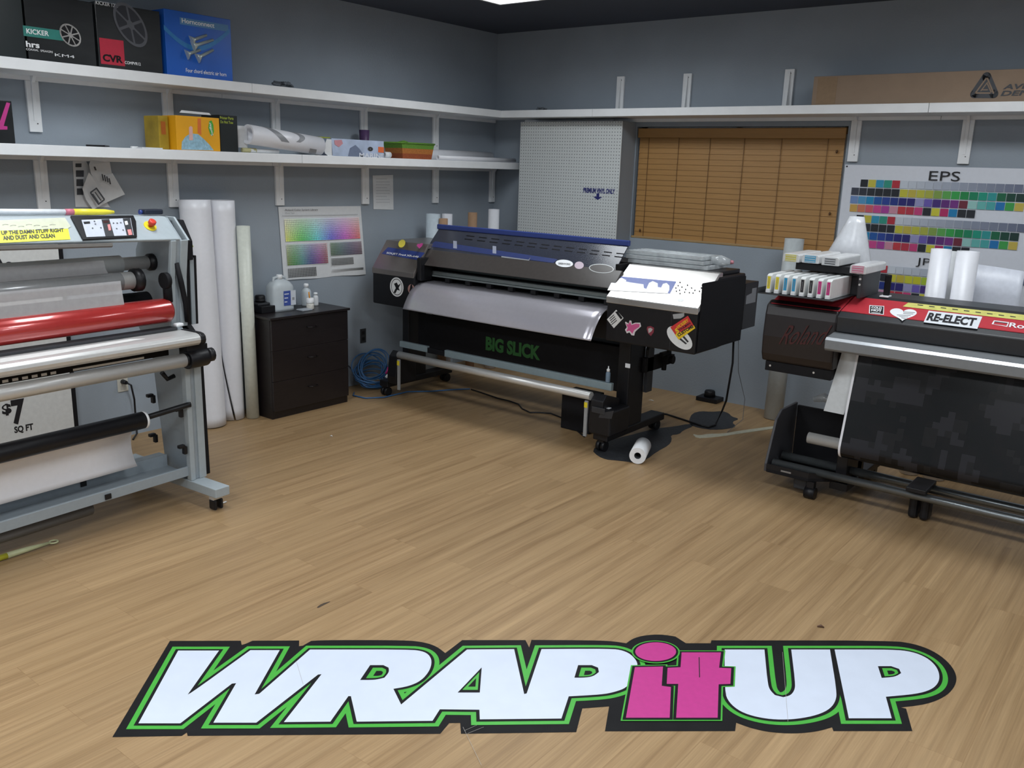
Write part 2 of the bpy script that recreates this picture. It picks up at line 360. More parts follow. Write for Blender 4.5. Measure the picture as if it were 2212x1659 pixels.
for x,t in ((1.319,'above the pegboard'),(1.920,'above the middle of the blind, left one'),(2.730,'left of the long cardboard box')): bracket('y',x,Z1,'white upright bracket standing on the right shelf '+t,'brackets standing on right shelf',down=False)

# ============================================================ boxes on the upper left shelf
def pick(px,py,z,depth): # not used
    return None
XF=D-.02   # front face of the boxes
def shelfbox(name,pxl,pxr,ytop,zb,dep,m,lab,xf=XF,cat='box',group=None,bevel=.002,h=None):
    y0=P(pxl,ytop,'x',xf).y; y1=P(pxr,ytop,'x',xf).y; z1=P((pxl+pxr)/2,ytop,'x',xf).z if h is None else zb+h
    o=thing(name,(xf-dep/2,(y0+y1)/2,zb),lab,cat,group)
    MB().box(xf-dep,xf,y0,y1,zb+.0005,z1).build('carton',m,o,bevel=bevel)
    return o,(y0,y1,z1)
cartblk=mat('glossy_black_carton',(.018,.020,.022),.25,noise=.3,nscale=3,stretch=(1,1,4))
def ypos(px,py,xf=XF): p=P(px,py,'x',xf); return p.y,p.z
def sq(px0,py0,px1,py1,xf=XF+.001): # rectangle on face x=xf from pixel corners -> y0,y1,z0,z1
    p=P(px0,py0,'x',xf);q=P(px1,py0,'x',xf); return p.y,q.y,P(px0,py1,'x',xf).z,p.z
def facelabel(name,m,par,a,lab=None,xf=XF+.0012): 
    y0,y1,z0,z1=a; return MB().poly([(xf,y0,z0),(xf,y1,z0),(xf,y1,z1),(xf,y0,z1)]).build(name,m,par,lab)
def facetext(s,m,par,a,bold=0,xf=XF+.002,shear=0,lab=None):
    y0,y1,z0,z1=a; return lettering(s,(xf,y0,z0),(0,y1-y0,0),(0,0,z1-z0),'lettering',m,par,bold=bold,shear=shear,label=lab,lift=.0006)
o,_=shelfbox('storage_box',-90,43,-30,Z1,.3,mat('dark_teal_carton',(.010,.016,.018),.35),'plain dark box at the left end of the top shelf')
o,_=shelfbox('speaker_box',48,196,-28,Z1,.3,cartblk,'black speaker box with teal stripe and round speaker picture','XF' and XF,h=.33)
facelabel('stripe',teal,o,sq(49,54.6,148,77))
facetext('KICKER',white,o,sq(56,61,104,72),bold=.02)
facetext('hrs',white,o,sq(55,88,84,101),bold=.03); facetext('COAXIAL  SPEAKERS',white,o,sq(56,103.5,113,108))
facetext('KM4',white,o,sq(118,115,160,121))
def speakerpic(par,cx,cy,rx,ry,xf=XF+.0022,tilt=0,m1=silver,m2=black,spokes=8):
    c=P(cx,cy,'x',xf); sc=(P(cx+rx,cy,'x',xf)-c).y; sz=(P(cx,cy-ry,'x',xf)-c).z
    def ring(r0,r1,lift,m,name):
        b=MB(); n=40
        pts=lambda r:[Vector((xf+lift,c.y+sc*r*math.cos(t)+tilt*sz*r*math.sin(t),c.z+sz*r*math.sin(t))) for t in [2*math.pi*i/n for i in range(n)]]
        if r0==0: b.add(pts(r1),[list(range(n))])
        else: b.add(pts(r0)+pts(r1),[[i,(i+1)%n,(i+1)%n+n,i+n] for i in range(n)])
        return b.build(name,m,par)
    ring(0,1,0,m2,'speaker_picture'); ring(.86,1,.0006,m1,'speaker_picture_rim'); ring(0,.22,.0008,m1,'speaker_picture_hub')
    if spokes:
        b=MB()
        for i in range(spokes):
            t=2*math.pi*i/spokes+.3; w_=.06
            q=[]
            for r,s in ((.2,-w_),(.2,w_),(.9,w_),(.9,-w_)):
                ca,sa=math.cos(t)*r-math.sin(t)*s,math.sin(t)*r+math.cos(t)*s
                q.append((xf+.0007,c.y+sc*ca+tilt*sz*sa,c.z+sz*sa))
            b.poly(q)
        b.build('speaker_picture_spokes',m1,par)
speakerpic(o,152,76,22,24,tilt=-.2)
o,_=shelfbox('speaker_box',203,342,-12,Z1,.3,cartblk,'black speaker box with a big red square beside the blue box',h=.34)
facelabel('red_square',mat('print_red',(.50,.03,.06),.4),o,sq(214,81,266,137)); facetext('CVR',black,o,sq(221,116,264,132),bold=.04)
facetext('COMPVR12',white,o,sq(269,131.5,303,138),bold=.02); facetext('KICKER 12in',white,o,sq(206,1,253,9))
speakerpic(o,282,54,32,46,tilt=-.35,m1=mat('print_grey',(.10,.105,.12),.4),m2=mat('print_dark',(.03,.032,.04),.4),spokes=6)
o,dims=shelfbox('air_horn_box',354,497,30,Z1,.28,mat('vivid_blue_carton',(.012,.11,.52),.3,noise=.12,nscale=4),'bright blue air horn box, last on the top left shelf',h=P(354,18,'x',XF).z-Z1)
facetext('Four chord electric air horn',white,o,sq(401,147,488,155.5),bold=.01)
facelabel('brand_strip',mat('pale_blue_print',(.10,.25,.48),.5),o,sq(388,37,492,52)); facetext('Hornconnect',white,o,sq(392,39,462,49),bold=.02)
b=MB()
for k in range(16):
    t0=k/16;t1=(k+1)/16
    f=lambda t:(354+142*t, 64+42*math.sin(math.pi*t)+8*t)
    p0=P(*f(t0),'x',XF+.0016);p1=P(*f(t1),'x',XF+.0016); b.poly([p0,p1,p1+Vector((0,0,.028)),p0+Vector((0,0,.028))])
b.build('swoosh',mat('light_blue_print',(.03,.20,.50),.4),o)
b=MB()
for (x0,y0,x1,y1) in ((412,88,446,76),(415,100,460,86),(402,118,432,108),(425,126,460,108)):
    p0=P(x0,y0,'x',XF+.004);p1=P(x1,y1,'x',XF+.004); b.tube([p0,p0+(p1-p0)*.25,p1],[.030,.010,.008],12); 
b.build('horn_picture',mat('print_chrome',(.55,.62,.60),.3,metal=.4),o)
# crumpled lint on upper shelf
def lint(name,px,py,ax,val,r,lab,n=9,m=dust,zb=Z1,cat='lint'):
    c=P(px,py,ax,val); b=MB()
    for i in range(n):
        a=random.random()*6.28; rr=r*random.random()
        x=c.x+rr*math.cos(a)*.5 if ax=='x' else c.x+rr*math.cos(a); y=c.y+rr*math.sin(a) if ax=='x' else c.y+rr*math.sin(a)*.5
        pts=[(x+random.uniform(-r,r)*.4,y+random.uniform(-r,r)*.6,zb+.004+random.random()*r*.5) for _ in range(4)]
        b.tube(pts,r*.12,6)
    return tag(b.build(name,m),lab,cat)
lint('lint_clump',605,178,'x',.25,.07,'grey crumpled lint clump on upper left shelf right of the blue box',14)
lint('lint_clump',1170,232,'y',-.2,.05,'small dark lint clump on the shelf above the pegboard',8,zb=Z1)

# ============================================================ lower left shelf items
o=thing('record_box',(.2,-4.35,Z2),'black box with pink diagonal pattern at the left photo edge','box')
y1=P(26,230,'x',XF).y; ztop=P(20,218,'x',XF).z
MB().box(.05,XF,y1-.4,y1,Z2+.0005,ztop).build('carton',cartblk,o,bevel=.003)
pts=[P(x,y,'x',XF+.0015) for x,y in ((14,221),(22,223),(8,272),(16,273),(16,280),(-10,280),(-14,270),(0,262))]
MB().poly(pts).build('pink_stripe',pink,o)
p0=P(186,312,'x',.28);p1=P(236,314,'x',.28)
o=thing('pen',((p0.x+p1.x)/2,(p0.y+p1.y)/2,Z2),'thin dark pen lying on the lower left shelf','pen')
MB().tube([(p0.x,p0.y,Z2+.006),(p1.x,p1.y-.03,Z2+.006)],.005,8).build('barrel',black,o); MB().tube([(p1.x,p1.y-.029,Z2+.006),(p1.x,p1.y,Z2+.006)],[.006,.003],8).build('cap',dgrey,o)
p0=P(290,316,'x',.25); tag(MB().box(p0.x-.01,p0.x+.01,p0.y-.02,p0.y+.02,Z2+.0005,Z2+.012).build('eraser',white,bevel=.003),'small white block on the lower left shelf right of the pen','block')
p0=P(325,317,'x',.3); tag(MB().box(p0.x-.03,p0.x+.03,p0.y-.07,p0.y+.06,Z2+.0005,Z2+.008).build('paper_scrap',paper),'flat white paper scrap against the old yellow box','paper')
ybx=mat('faded_yellow_carton',(.38,.26,.02),.5,noise=.3,nscale=10); ybr=mat('bright_yellow_carton',(.80,.38,.01),.4,noise=.08,nscale=5)
o,_=shelfbox('cleaning_pad_box',341,362,250,Z2,.16,ybx,'faded yellow box standing behind the bright yellow cleaning box',xf=.27)
facelabel('picture',mat('orange_print_dull',(.42,.12,.02),.5),o,sq(347,262,357,290,.2715),xf=.2715)
o,_=shelfbox('duster_box',379,473,252,Z2,.15,ybr,'bright yellow duster box with light blue duster picture',xf=.335)
def face2(name,pts,m,par,xf,lab=None): return MB().poly([P(x,y,'x',xf) for x,y in pts]).build(name,m,par,lab)
face2('duster_picture',[(392,323),(393,306),(401,295),(412,288),(428,290),(440,300),(452,312),(462,325)],mat('pale_blue_duster',(.30,.50,.62),.7,noise=.25,nscale=60),o,.3362)
face2('handle_picture',[(409,303),(408,275),(412,272),(416,275),(417,303)],mat('pale_pink_print',(.75,.45,.40),.5),o,.3368)
face2('orange_panel',[(427,256),(434,256),(435,292),(427,287)],mat('orange_red_print',(.72,.17,.03),.5),o,.3362)
face2('logo_oval',[(452,262),(457,260),(461,270),(462,284),(459,294),(454,290),(450,276)],green,o,.3362)
lettering('Swiffer',P(461,292,'x',.337),P(455,263,'x',.337)-P(461,292,'x',.337),P(451,265,'x',.337)-P(456,263,'x',.337),'lettering',white,o,bold=.01,lift=.0006)
b=MB(); q=[P(x,y,'x',.335) for x,y in ((388,243),(392,238),(452,244),(456,249))]; b.poly(q,.003,(1,0,0)); b.build('open_flap',paper,o)
o,_=shelfbox('parts_box',474,512,249,Z2,.2,mat('black_carton',(.008,.012,.013),.4),'black box marked printer parts in yellow green print',xf=.325)
facetext('Printer Parts',mat('lime_print',(.45,.55,.05),.5),o,sq(475,251,504,257,.327),bold=.01,xf=.327); facetext('Do Not Toss',MATS['lime_print'],o,sq(476,260,503,266,.327),bold=.01,xf=.327)
# patterned vinyl roll resting diagonally on shelf
a=P(527,302,'x',.345); c_=P(690,318,'x',.30); r=.052
a=Vector((.335,a.y+.035,Z2+.115)); c_=Vector((.300,c_.y,Z2+.062))
o=thing('vinyl_roll',(a+c_)/2-Vector((0,0,.08)),'large white vinyl roll with grey curved print lying on the lower shelf','vinyl roll')
def vprint():
    m=mat('white_vinyl_grey_print',(.74,.75,.76),.35); nt=m.node_tree; b=nt.nodes['Principled BSDF']; N=nt.nodes.new; Lk=nt.links.new
    tc=N('ShaderNodeTexCoord'); wv=N('ShaderNodeTexWave'); wv.inputs['Scale'].default_value=1.6; wv.inputs['Distortion'].default_value=5; wv.inputs['Detail'].default_value=0; wv.inputs['Detail Scale'].default_value=2.5; Lk(tc.outputs['Object'],wv.inputs[0])
    cr=N('ShaderNodeValToRGB'); cr.color_ramp.interpolation='CONSTANT'; cr.color_ramp.elements[0].color=(.74,.75,.76,1); cr.color_ramp.elements[1].position=.8; cr.color_ramp.elements[1].color=(.27,.28,.30,1)
    Lk(wv.outputs[0],cr.inputs[0]); Lk(cr.outputs[0],b.inputs['Base Color']); return m
wv_=MB().pipe(a,c_,.062,.050).build('wound_vinyl',whitev,o)
ax_=(c_-a).normalized(); L_=(c_-a).length; f1=(Vector((1,0,0))-ax_*ax_.x).normalized(); f2=ax_.cross(f1)
if f2.z<0: f2=-f2
def cyl_(t,th): return a+ax_*(t*L_)+(f1*math.cos(th)+f2*math.sin(th))*.0632
gpm=mat('print_grey_vinyl',(.26,.27,.29),.4)
MB().grid(lambda u,v: cyl_(.13+.24*v+.11*u-.0*v,1.5-1.75*v),4,14).build('grey_band_print',gpm,wv_)
MB().grid(lambda u,v: cyl_(.50+.13*math.sin(v*2.6)+.10*u*(1-.4*v),1.45-1.5*v),4,14).build('grey_hook_print',gpm,wv_)
MB().grid(lambda u,v: cyl_(.78+.10*u+.03*v,-.5-.7*v),4,6).build('grey_patch_print',gpm,wv_)
b=MB(); d=(a-c_).normalized(); b.box(.30,.302,a.y-.06,a.y+.02,Z2+.03,Z2+.165); b.build('loose_edge',trans,o)
# scraps under roll
p0=P(545,327,'x',.34)
tag(MB().tube([(.30,p0.y-.05,Z2+.015),(.31,p0.y+.05,Z2+.015)],.0145,8).build('yellow_rag',mat('pale_yellow_cloth',(.55,.52,.28),.9,bump=.5)),'pale yellow rag squeezed beneath the patterned vinyl roll','rag')
p0=P(580,330,'x',.34)
tag(MB().tube([(.31,p0.y-.12,Z2+.013),(.31,p0.y+.10,Z2+.013)],.013,8).build('clear_bag',trans),'crinkled clear bag beneath the middle of the patterned vinyl roll','bag')
# marine speaker box
o,_=shelfbox('marine_speaker_box',716,829,302,Z2,.14,mat('misty_blue_carton',(.42,.50,.66),.4,noise=.25,nscale=9),'pale blue MARINE speaker box on the lower shelf',xf=.345)
facetext('MARINE',mat('print_pale_grey',(.68,.72,.80),.5),o,sq(776,330,830,340,.3475),bold=.03,xf=.3475)
face2('orange_logo',[(817,317),(829,318),(829,330),(817,329)],mat('print_orange_red',(.75,.16,.05),.5),o,.3468)
face2('red_splash',[(722,303),(738,302),(741,310),(732,318),(723,312)],mat('print_salmon',(.60,.28,.32),.5),o,.3468)
face2('boat_picture',[(752,338),(756,320),(768,313),(777,322),(788,338)],mat('print_slate',(.16,.20,.30),.5),o,.3468)
speakerpic(o,800,322,6,5,xf=.347,m1=grey,m2=dgrey,spokes=0)
b=MB(); b.poly([P(x,y,'x',.345) for x,y in ((702,331),(700,318),(706,300),(716,301),(719,339),(712,339))],.003,(1,0,0)); b.build('open_flap',paper,o)
# green packet + purple cup
p0=P(707,305,'x',.2); tag(MB().box(.12,.18,p0.y-.05,p0.y+.05,Z2+.001,p0.z+.03).build('green_packet',mat('olive_green_packet',(.30,.34,.03),.5),bevel=.004),'olive green packet behind the pale blue speaker box','packet')
p0=P(792,300,'x',.17); zc=P(792,279,'x',.17).z
tag(MB().lathe([(.028,0),(.030,.02),(.040,zc-Z2-.004),(.037,zc-Z2-.004),(.027,.01)],(.10,p0.y+.04,Z2)).build('purple_cup',mat('purple_plastic',(.07,.035,.10),.4)),'purple plastic cup behind the pale blue speaker box','cup')
# tri colour basket
yb0=P(873,342,'x',.34).y; yb1=P(934,342,'x',.34).y
o=thing('woven_basket',(.25,(yb0+yb1)/2,Z2),'rectangular basket banded green orange and rust','basket')
zt=P(900,310,'x',.35).z; H=zt-Z2
def frus(b,z0,z1,e0,e1):
    f=lambda e,z:[(.155-e,yb0-e,z),(.325+e*.6,yb0-e,z),(.325+e*.6,yb1+e,z),(.155-e,yb1+e,z)]
    b.add(f(e0,z0)+f(e1,z1),[[i,(i+1)%4,(i+1)%4+4,i+4] for i in range(4)])
for nm,m,k0,k1 in (('rust_band',mat('rust_weave',(.30,.07,.02),.8,noise=.3,nscale=150,bump=.4),0,.33),('orange_band',mat('orange_weave',(.42,.15,.03),.8,noise=.3,nscale=150,bump=.4),.33,.66),('green_band',mat('green_weave',(.11,.26,.03),.8,noise=.3,nscale=150,bump=.4),.66,1)):
    b=MB(); frus(b,Z2+.001+H*k0,Z2+.001+H*k1,.02*k0,.02*k1+.0); b.build(nm,m,o,solid=.006)
b=MB(); e=.024
b.tube([(.155-e,yb0-e,zt),(.325+e*.6,yb0-e,zt),(.325+e*.6,yb1+e,zt),(.155-e,yb1+e,zt),(.155-e,yb0-e,zt)],.007,8,cap=False); b.tube([(.30,yb0-.02,zt+.004),(.34,yb0-.005,zt+.012),(.345,yb0+.03,zt+.006)],.006,8); b.build('rim',MATS['green_weave'],o)
MB().box(.155,.325,yb0,yb1,Z2+.0005,Z2+.004).build('base',MATS['rust_weave'],o)
# tubes right of / behind the basket
def lie(name,y0,y1,x,r,zoff,m,lab,ri=None,grp=None,x1=None):
    a=Vector((x,y0,Z2+zoff)); c=Vector((x if x1 is None else x1,y1,Z2+zoff)); o=thing(name,((a+c)/2).xyz-Vector((0,0,r)),lab,'roll',grp)
    MB().pipe(a,c,r,ri or r*.8).build('wound_film',m,o); return o
ye=P(1096,342,'x',.27).y; ye2=P(1106,350,'x',.3).y
lie('paper_roll',P(842,330,'x',.22).y-.0,min(ye,-.12),.075,.043,.0435,whitev,'thick white roll lying behind the basket against the wall',ri=.03)
lie('paper_roll',P(940,345,'x',.33).y+.03,min(ye2,-.045),.330,.018,.0185,whitev,'thin white tube lying on the shelf front edge right of the basket',ri=.012)
lie('paper_roll',P(835,330,'x',.33).y-.0,P(848,330,'x',.33).y,.30,.022,.0225,paper,'short white roll between speaker box and basket',ri=.012)
tag(MB().box(.24,.345,yb0+.11,yb1+.25,Z2+.0004,Z2+.0045).build('white_sheet',paper),'flat white card lying right of the basket under the thin tube','card') if False else None

# ============================================================ papers on the left wall
def sheet(name,pts,lab,m=paper,off=.004,cat='paper'):
    q=[P(x,y,'x',off) for x,y in pts]; return tag(MB().poly(q,.0012,(1,0,0)).build(name,m),lab,cat)
prin=mat('faint_print_grey',(.30,.31,.33),.8); prind=mat('print_charcoal',(.07,.075,.085),.8)
o=thing('instruction_sheet',P(195,447,'x',.003),'flat instruction sheet with dark photos pinned under the shelf','paper')
MB().poly([P(x,y,'x',.004) for x,y in ((157,348),(186,348),(236,446),(240,448),(163,447))],.0012,(1,0,0)).build('sheet',paper,o)
b=MB()
for (x0,y0,x1,y1) in ((163,353,176,361),(164,368,181,382),(165,387,180,402),(166,407,180,421)):
    b.poly([P(x,y,'x',.0056) for x,y in ((x0,y0),(x1,y0),(x1,y1),(x0,y1))])
b.build('photo_print',prind,o)
o=thing('curled_instruction_sheet',P(230,455,'x',.02),'curled white instruction sheet hanging tilted over the flat one','paper')
L0=[(197,345),(178,430),(200,452)]; 
def curl(u,v):
    # u across, v down : strip from shelf bending to the tilted page
    A=(192+10*v,346); Bq=(238,350)
    top=Vector((194+46*u,344+6*u)); mid=Vector((196+48*u,372+2*u)); low=Vector((180+90*u,412+12*u)) ; bot=Vector((200+ 68*u,452-30*u))
    if v<.33: t=v/.33; p=top.lerp(mid,t)
    elif v<.66: t=(v-.33)/.33; p=mid.lerp(low,t)
    else: t=(v-.66)/.34; p=low.lerp(bot,t)
    q=P(p.x,p.y,'x',.02+.03*math.sin(v*math.pi)+.015*(1-u)); return q
b=MB()
b.add([P(x,y,'x',xx) for x,y,xx in ((196,345,.02),(237,350,.02),(243,382,.03),(214,394,.045),(197,376,.06),(192,356,.05))],[(0,1,2,3,4,5)])
b.build('folded_strip',paper,o)
b=MB(); b.add([P(x,y,'x',xx) for x,y,xx in ((214,388,.040),(243,374,.034),(270,420,.045),(233,436,.035),(201,453,.03),(186,432,.035),(178,408,.045),(192,372,.065),(196,378,.06))],[(0,1,2,3,4,5,6,7,8)]); b.build('page',paper,o)
b=MB()
for q in (((194,415),(208,405),(210,407),(196,418)),((211,440),(225,430),(227,432),(213,443)),((194,417),(197,416),(215,441),(212,443)),((206,406),(209,405),(227,430),(224,432)),((199,419),(201,418),(214,437),(212,438)),((204,415),(206,414),(219,433),(217,434))):
    b.poly([P(x,y,'x',.068) for x,y in q])
b.build('machine_diagram',prind,o)
b=MB()
for (x0,y0,x1,y1) in ((202,360,206,368),(219,376,222,390),(224,378,227,392),(229,381,232,394),(234,385,237,398)):
    b.poly([P(x,y,'x',.068) for x,y in ((x0,y0),(x1,y0),(x1+3,y1),(x0+3,y1))])
b.build('printed_marks',prind,o)
o=thing('note_sheet',P(828,453,'x',.003),'plain white typed note pinned under the shelf right of the colour chart','paper')
MB().poly([P(x,y,'x',.004) for x,y in ((805,379),(849,378),(850,453),(807,452))],.0012,(1,0,0)).build('sheet',paper,o)
b=MB()
for k in range(9):
    y=386+k*6.3; b.poly([P(x_,y_,'x',.0054) for x_,y_ in ((812,y),(812+(30 if k%3 else 24),y),(812+(30 if k%3 else 24),y+.9),(812,y+.9))])
b.build('typed_lines',mat('typed_grey',(.45,.47,.5),.8),o)

# colour system chart
import colorsys
o=thing('colour_chart_poster',P(695,600,'x',.003),'white colour system chart poster with rainbow grid on left wall','poster')
A,Bq,Cq,Dq=[P(x,y,'x',.006) for x,y in ((601,447),(779,445),(790,592),(613,606))]
def bil(u,v): # v down
    return (A.lerp(Bq,u)).lerp(Dq.lerp(Cq,u),v)
b=MB(); b.grid(lambda u,v: bil(u,v)+Vector((.004*math.sin(u*9)*v,0,.003*math.sin(u*12)*v)),10,6); b.build('sheet',paper,o)
b=MB(); ex=Vector((.0075,0,0))
def cgrid(u0,u1,v0,v1,nu,nv,fn,gap=.72):
    for i in range(nu):
        for j in range(nv):
            a0=u0+(u1-u0)*i/nu; a1=a0+(u1-u0)/nu*gap; c0=v0+(v1-v0)*j/nv; c1=c0+(v1-v0)/nv*gap
            b.add([bil(a0,c0)+ex,bil(a1,c0)+ex,bil(a1,c1)+ex,bil(a0,c1)+ex],[(0,1,2,3)],col=fn((i+.5)/nu,(j+.5)/nv))
def hsv(h,s,v): return tuple(c**2.2 for c in colorsys.hsv_to_rgb(h%1,s,v))
cgrid(.05,.96,.16,.47,46,12,lambda a,c:hsv(.16+a*.86,.08+.42*c,.97-.10*c*math.sin(a*6.28)**2),.86)
cgrid(.05,.53,.51,.80,26,11,lambda a,c:hsv(.2+a*.8,.12+.45*c,.86-.30*c),.78)
cgrid(.57,.97,.51,.70,22,8,lambda a,c:hsv(.3+a*.65,.15+.25*c,.62-.3*c),.74)
cgrid(.05,.38,.84,.97,18,6,lambda a,c:(.03+.2*(1-c)*(1-a),)*3,.7)
cgrid(.57,.85,.735,.84,16,5,lambda a,c:(.02+.12*(1-c),)*3,.68)
cgrid(.57,.97,.895,.93,24,2,lambda a,c:(.5*(1-a)+.01,)*3,.75)
cgrid(.03,.95,.115,.13,60,1,lambda a,c:(.35,.36,.38),.6)
b.build('colour_grid',colmat(),o)
lettering('Roland Color System Library',bil(.07,.062)+ex,bil(.45,.062)-bil(.07,.062),bil(.07,.028)-bil(.07,.062),'lettering',prind,o)
lettering('Print Test',bil(.07,.092)+ex,bil(.17,.092)-bil(.07,.092),bil(.07,.072)-bil(.07,.092),'lettering',prin,o)

# EPS banner on the back wall
o=thing('colour_swatch_banner',(3.9,-.008,.4),'large white EPS and JPG colour swatch banner on the back wall','banner')
def bn(u,v):
    x=3.198+1.75*u; z=1.862-1.45*v
    return Vector((x,-.010-.004*abs(math.sin(u*17+v*3))*(1-v)-.006*math.exp(-((u*1.75)**2+(v*1.45)**2)*30),z))
MB().grid(bn,40,20).build('sheet',mat('banner_vinyl',(.70,.73,.80),.35,noise=.02),o)
b=MB(); n_=Vector((0,-1,0))
def row(x0,z1,cols,w=.0625,h=.050):
    for i,c in enumerate(cols):
        if c is None: continue
        x=x0+w*i; b.add([(x+.001,-.018,z1-h),(x+w-.0025,-.018,z1-h),(x+w-.0025,-.018,z1),(x+.001,-.018,z1)],[(0,1,2,3)],col=s2l(*c))
BK=(28,33,42);YE=(200,190,70);CY=(50,150,185);GT=(45,150,130);RD=(180,45,60)
gr=[(200-7*i,208-7*i,218-6*i) for i in range(16)]
R1=[BK,YE,CY,GT,RD]+gr
R2=[(62,66,80),(45,50,62),(35,40,48),BK,BK,BK,(195,190,60),(190,175,70),(185,185,65),(170,175,70),(130,160,75),(90,165,80),(50,160,75),(20,135,70),(0,130,90),(15,150,125),(40,150,150),(0,100,65),(0,65,50),(10,50,45)]
R3=[(110,140,190),(80,150,195),(20,135,185),(20,85,160),(35,65,150),(25,50,130),(30,30,115),(35,30,110),(150,150,195),(105,90,175),(65,40,120),(95,40,120),(115,45,130),(110,35,55),(150,200,195),(100,180,175),(70,165,165),(15,115,180),(60,160,75),(200,180,80)]
R4=[(200,160,80),(205,120,90),(205,90,105),(200,70,140),(165,60,150),(200,140,160),(190,55,65),(180,50,70),(195,60,120),BK,(205,200,60),(180,40,100),(20,125,180),BK,BK]
def block(z,f=1.0):
    sc=lambda R:[tuple(min(255,int(v*f)) for v in c) for c in R]
    row(3.318,z,sc(R1),w=.0528); row(3.262,z-.057,sc(R2),w=.0540); row(3.262,z-.114,sc(R3),w=.0540); row(3.265,z-.171,sc(R4),w=.0537)
block(1.765); block(1.523,.97)
row(3.31,1.190,R1,w=.0528); row(3.26,1.133,[(62,66,80),(45,50,62),(35,40,48),BK,BK,BK,(200,195,60),(190,175,60),(195,195,50),(190,190,40),(160,185,50),(90,165,80),(50,160,75),(20,135,70),(0,130,90),(15,150,125),(40,150,150),(0,100,65),(0,65,50),(60,85,120),(10,120,160)],w=.054)
row(3.26,1.076,R3,w=.054); row(3.262,1.019,[(200,160,80),(205,120,90),(205,90,105),(200,70,140),(165,60,150),(205,150,185),(190,55,65),(175,30,60),(195,60,120),BK,(205,200,60),(180,40,100),(20,125,180),BK,BK,None,None,None,None,(200,130,80),(190,150,80)],w=.054)
b.build('swatches',colmat(),o)
lettering('EPS',(3.758,-.019,1.772),(.190,0,0),(0,0,.062),'lettering',blk_ink,o)
lettering('JPG',(3.752,-.019,1.200),(.17,0,0),(0,0,.062),'lettering',blk_ink,o)
b=MB(); 
for x,z in ((3.212,1.85),): b.tube([(x,-.012,z),(x,-.020,z)],.006,8)
b.build('pin',dgrey,o)

# cardboard box on the right shelf
x0=P(1753,215,'y',-D+.05).x; zt=P(1900,160,'y',-D+.05).z
o=thing('long_cardboard_box',(x0+.8,-.2,Z1),'long brown cardboard box with black triangle logo on right shelf','box')
MB().box(x0,x0+1.75,-.30,-.06,Z1+.0005,zt).build('carton',card,o,bevel=.003)
MB().box(x0+.03,x0+.16,-.3015,-.300,Z1+.008,zt-.008).build('shipping_label',mat('brown_packing_tape',(.25,.165,.095),.6,noise=.1),o)
YB=-.3018
def pb_(x,y,l=0): return P(x,y,'y',YB-l)
# triangular mark built from rounded bars
def rbar(b,p,q,w,l): 
    p=pb_(*p,l);q=pb_(*q,l); d=(q-p).normalized(); n=Vector((0,-1,0)).cross(d)
    pts=[]
    for k in range(9): t=math.pi*k/8; pts.append(q+n*w*math.cos(t)+d*w*math.sin(t))
    for k in range(9): t=math.pi*k/8; pts.append(p-n*w*math.cos(t)-d*w*math.sin(t))
    b.poly(pts)
tri=[(2105,203),(2131,165),(2147,203)]
b=MB()
for i in range(3): rbar(b,tri[i],tri[(i+1)%3],.024,0)
b.poly([pb_(*t,.0001) for t in tri]); b.build('triangle_logo',prind,o)
b=MB(); 
inn=[(2108,200),(2131,168),(2144,200)]
rbar(b,(2107,201),(2132,167),.004,.0006); rbar(b,(2132,167),(2146,201),.004,.0006); rbar(b,(2107,201),(2138,201),.004,.0006); rbar(b,(2119,196),(2133,178),.003,.0006); rbar(b,(2133,181),(2141,199),.003,.0006); rbar(b,(2122,194),(2133,194),.003,.0006)
b.build('triangle_logo_lines',card,o)
a=pb_(2166,193); q=pb_(2166,182); e=pb_(2250,191)
lettering('AVERY',(a.x,YB,a.z),(.235,0,0),(0,0,q.z-a.z),'lettering',prind,o,bold=.03,shear=.2)
a=pb_(2161,207.5); q=pb_(2161,196)
lettering('DENNISON',(a.x,YB,a.z),(.40,0,0),(0,0,q.z-a.z),'lettering',prind,o,bold=.03,shear=.2)

# ceiling fixtures
for i,(x0,x1,y0,y1,pw) in enumerate(TROFF):
    labs=['ceiling light panel nearest the room corner','ceiling light panel over the red printer','ceiling light panel over the laminator','ceiling light panel over the middle of the room','ceiling light panel behind the viewer on the left','ceiling light panel behind the viewer on the right','ceiling light panel by the right wall']
    o=thing('ceiling_light',((x0+x1)/2,(y0+y1)/2,HC-.05),labs[i],'ceiling light','ceiling light panels')
    b=MB(); f=.02
    b.box(x0,x1,y0,y0+f,HC-.05,HC); b.box(x0,x1,y1-f,y1,HC-.05,HC); b.box(x0,x0+f,y0+f,y1-f,HC-.05,HC); b.box(x1-f,x1,y0+f,y1-f,HC-.05,HC); b.build('frame',white,o)
    MB().box(x0+f,x1-f,y0+f,y1-f,HC-.045,HC-.04).build('diffuser',mat('lit_diffuser',(.9,.96,1.0),.5,emit=4.0),o)
# ============================================================ tall rolls between laminator and cabinet
def lean(name,pb,pt,rb,ax,val,m,lab,pxt,ri=.8,foot=None,grp=None):
    a=FLR(*pb); t=P(*pt,ax,val); o=thing(name,(a.x,a.y,0),lab,'vinyl roll',grp)
    MB().pipe((a.x,a.y,.004),t,rb,rb*ri,32).build('wound_vinyl',m,o); return o,a,t
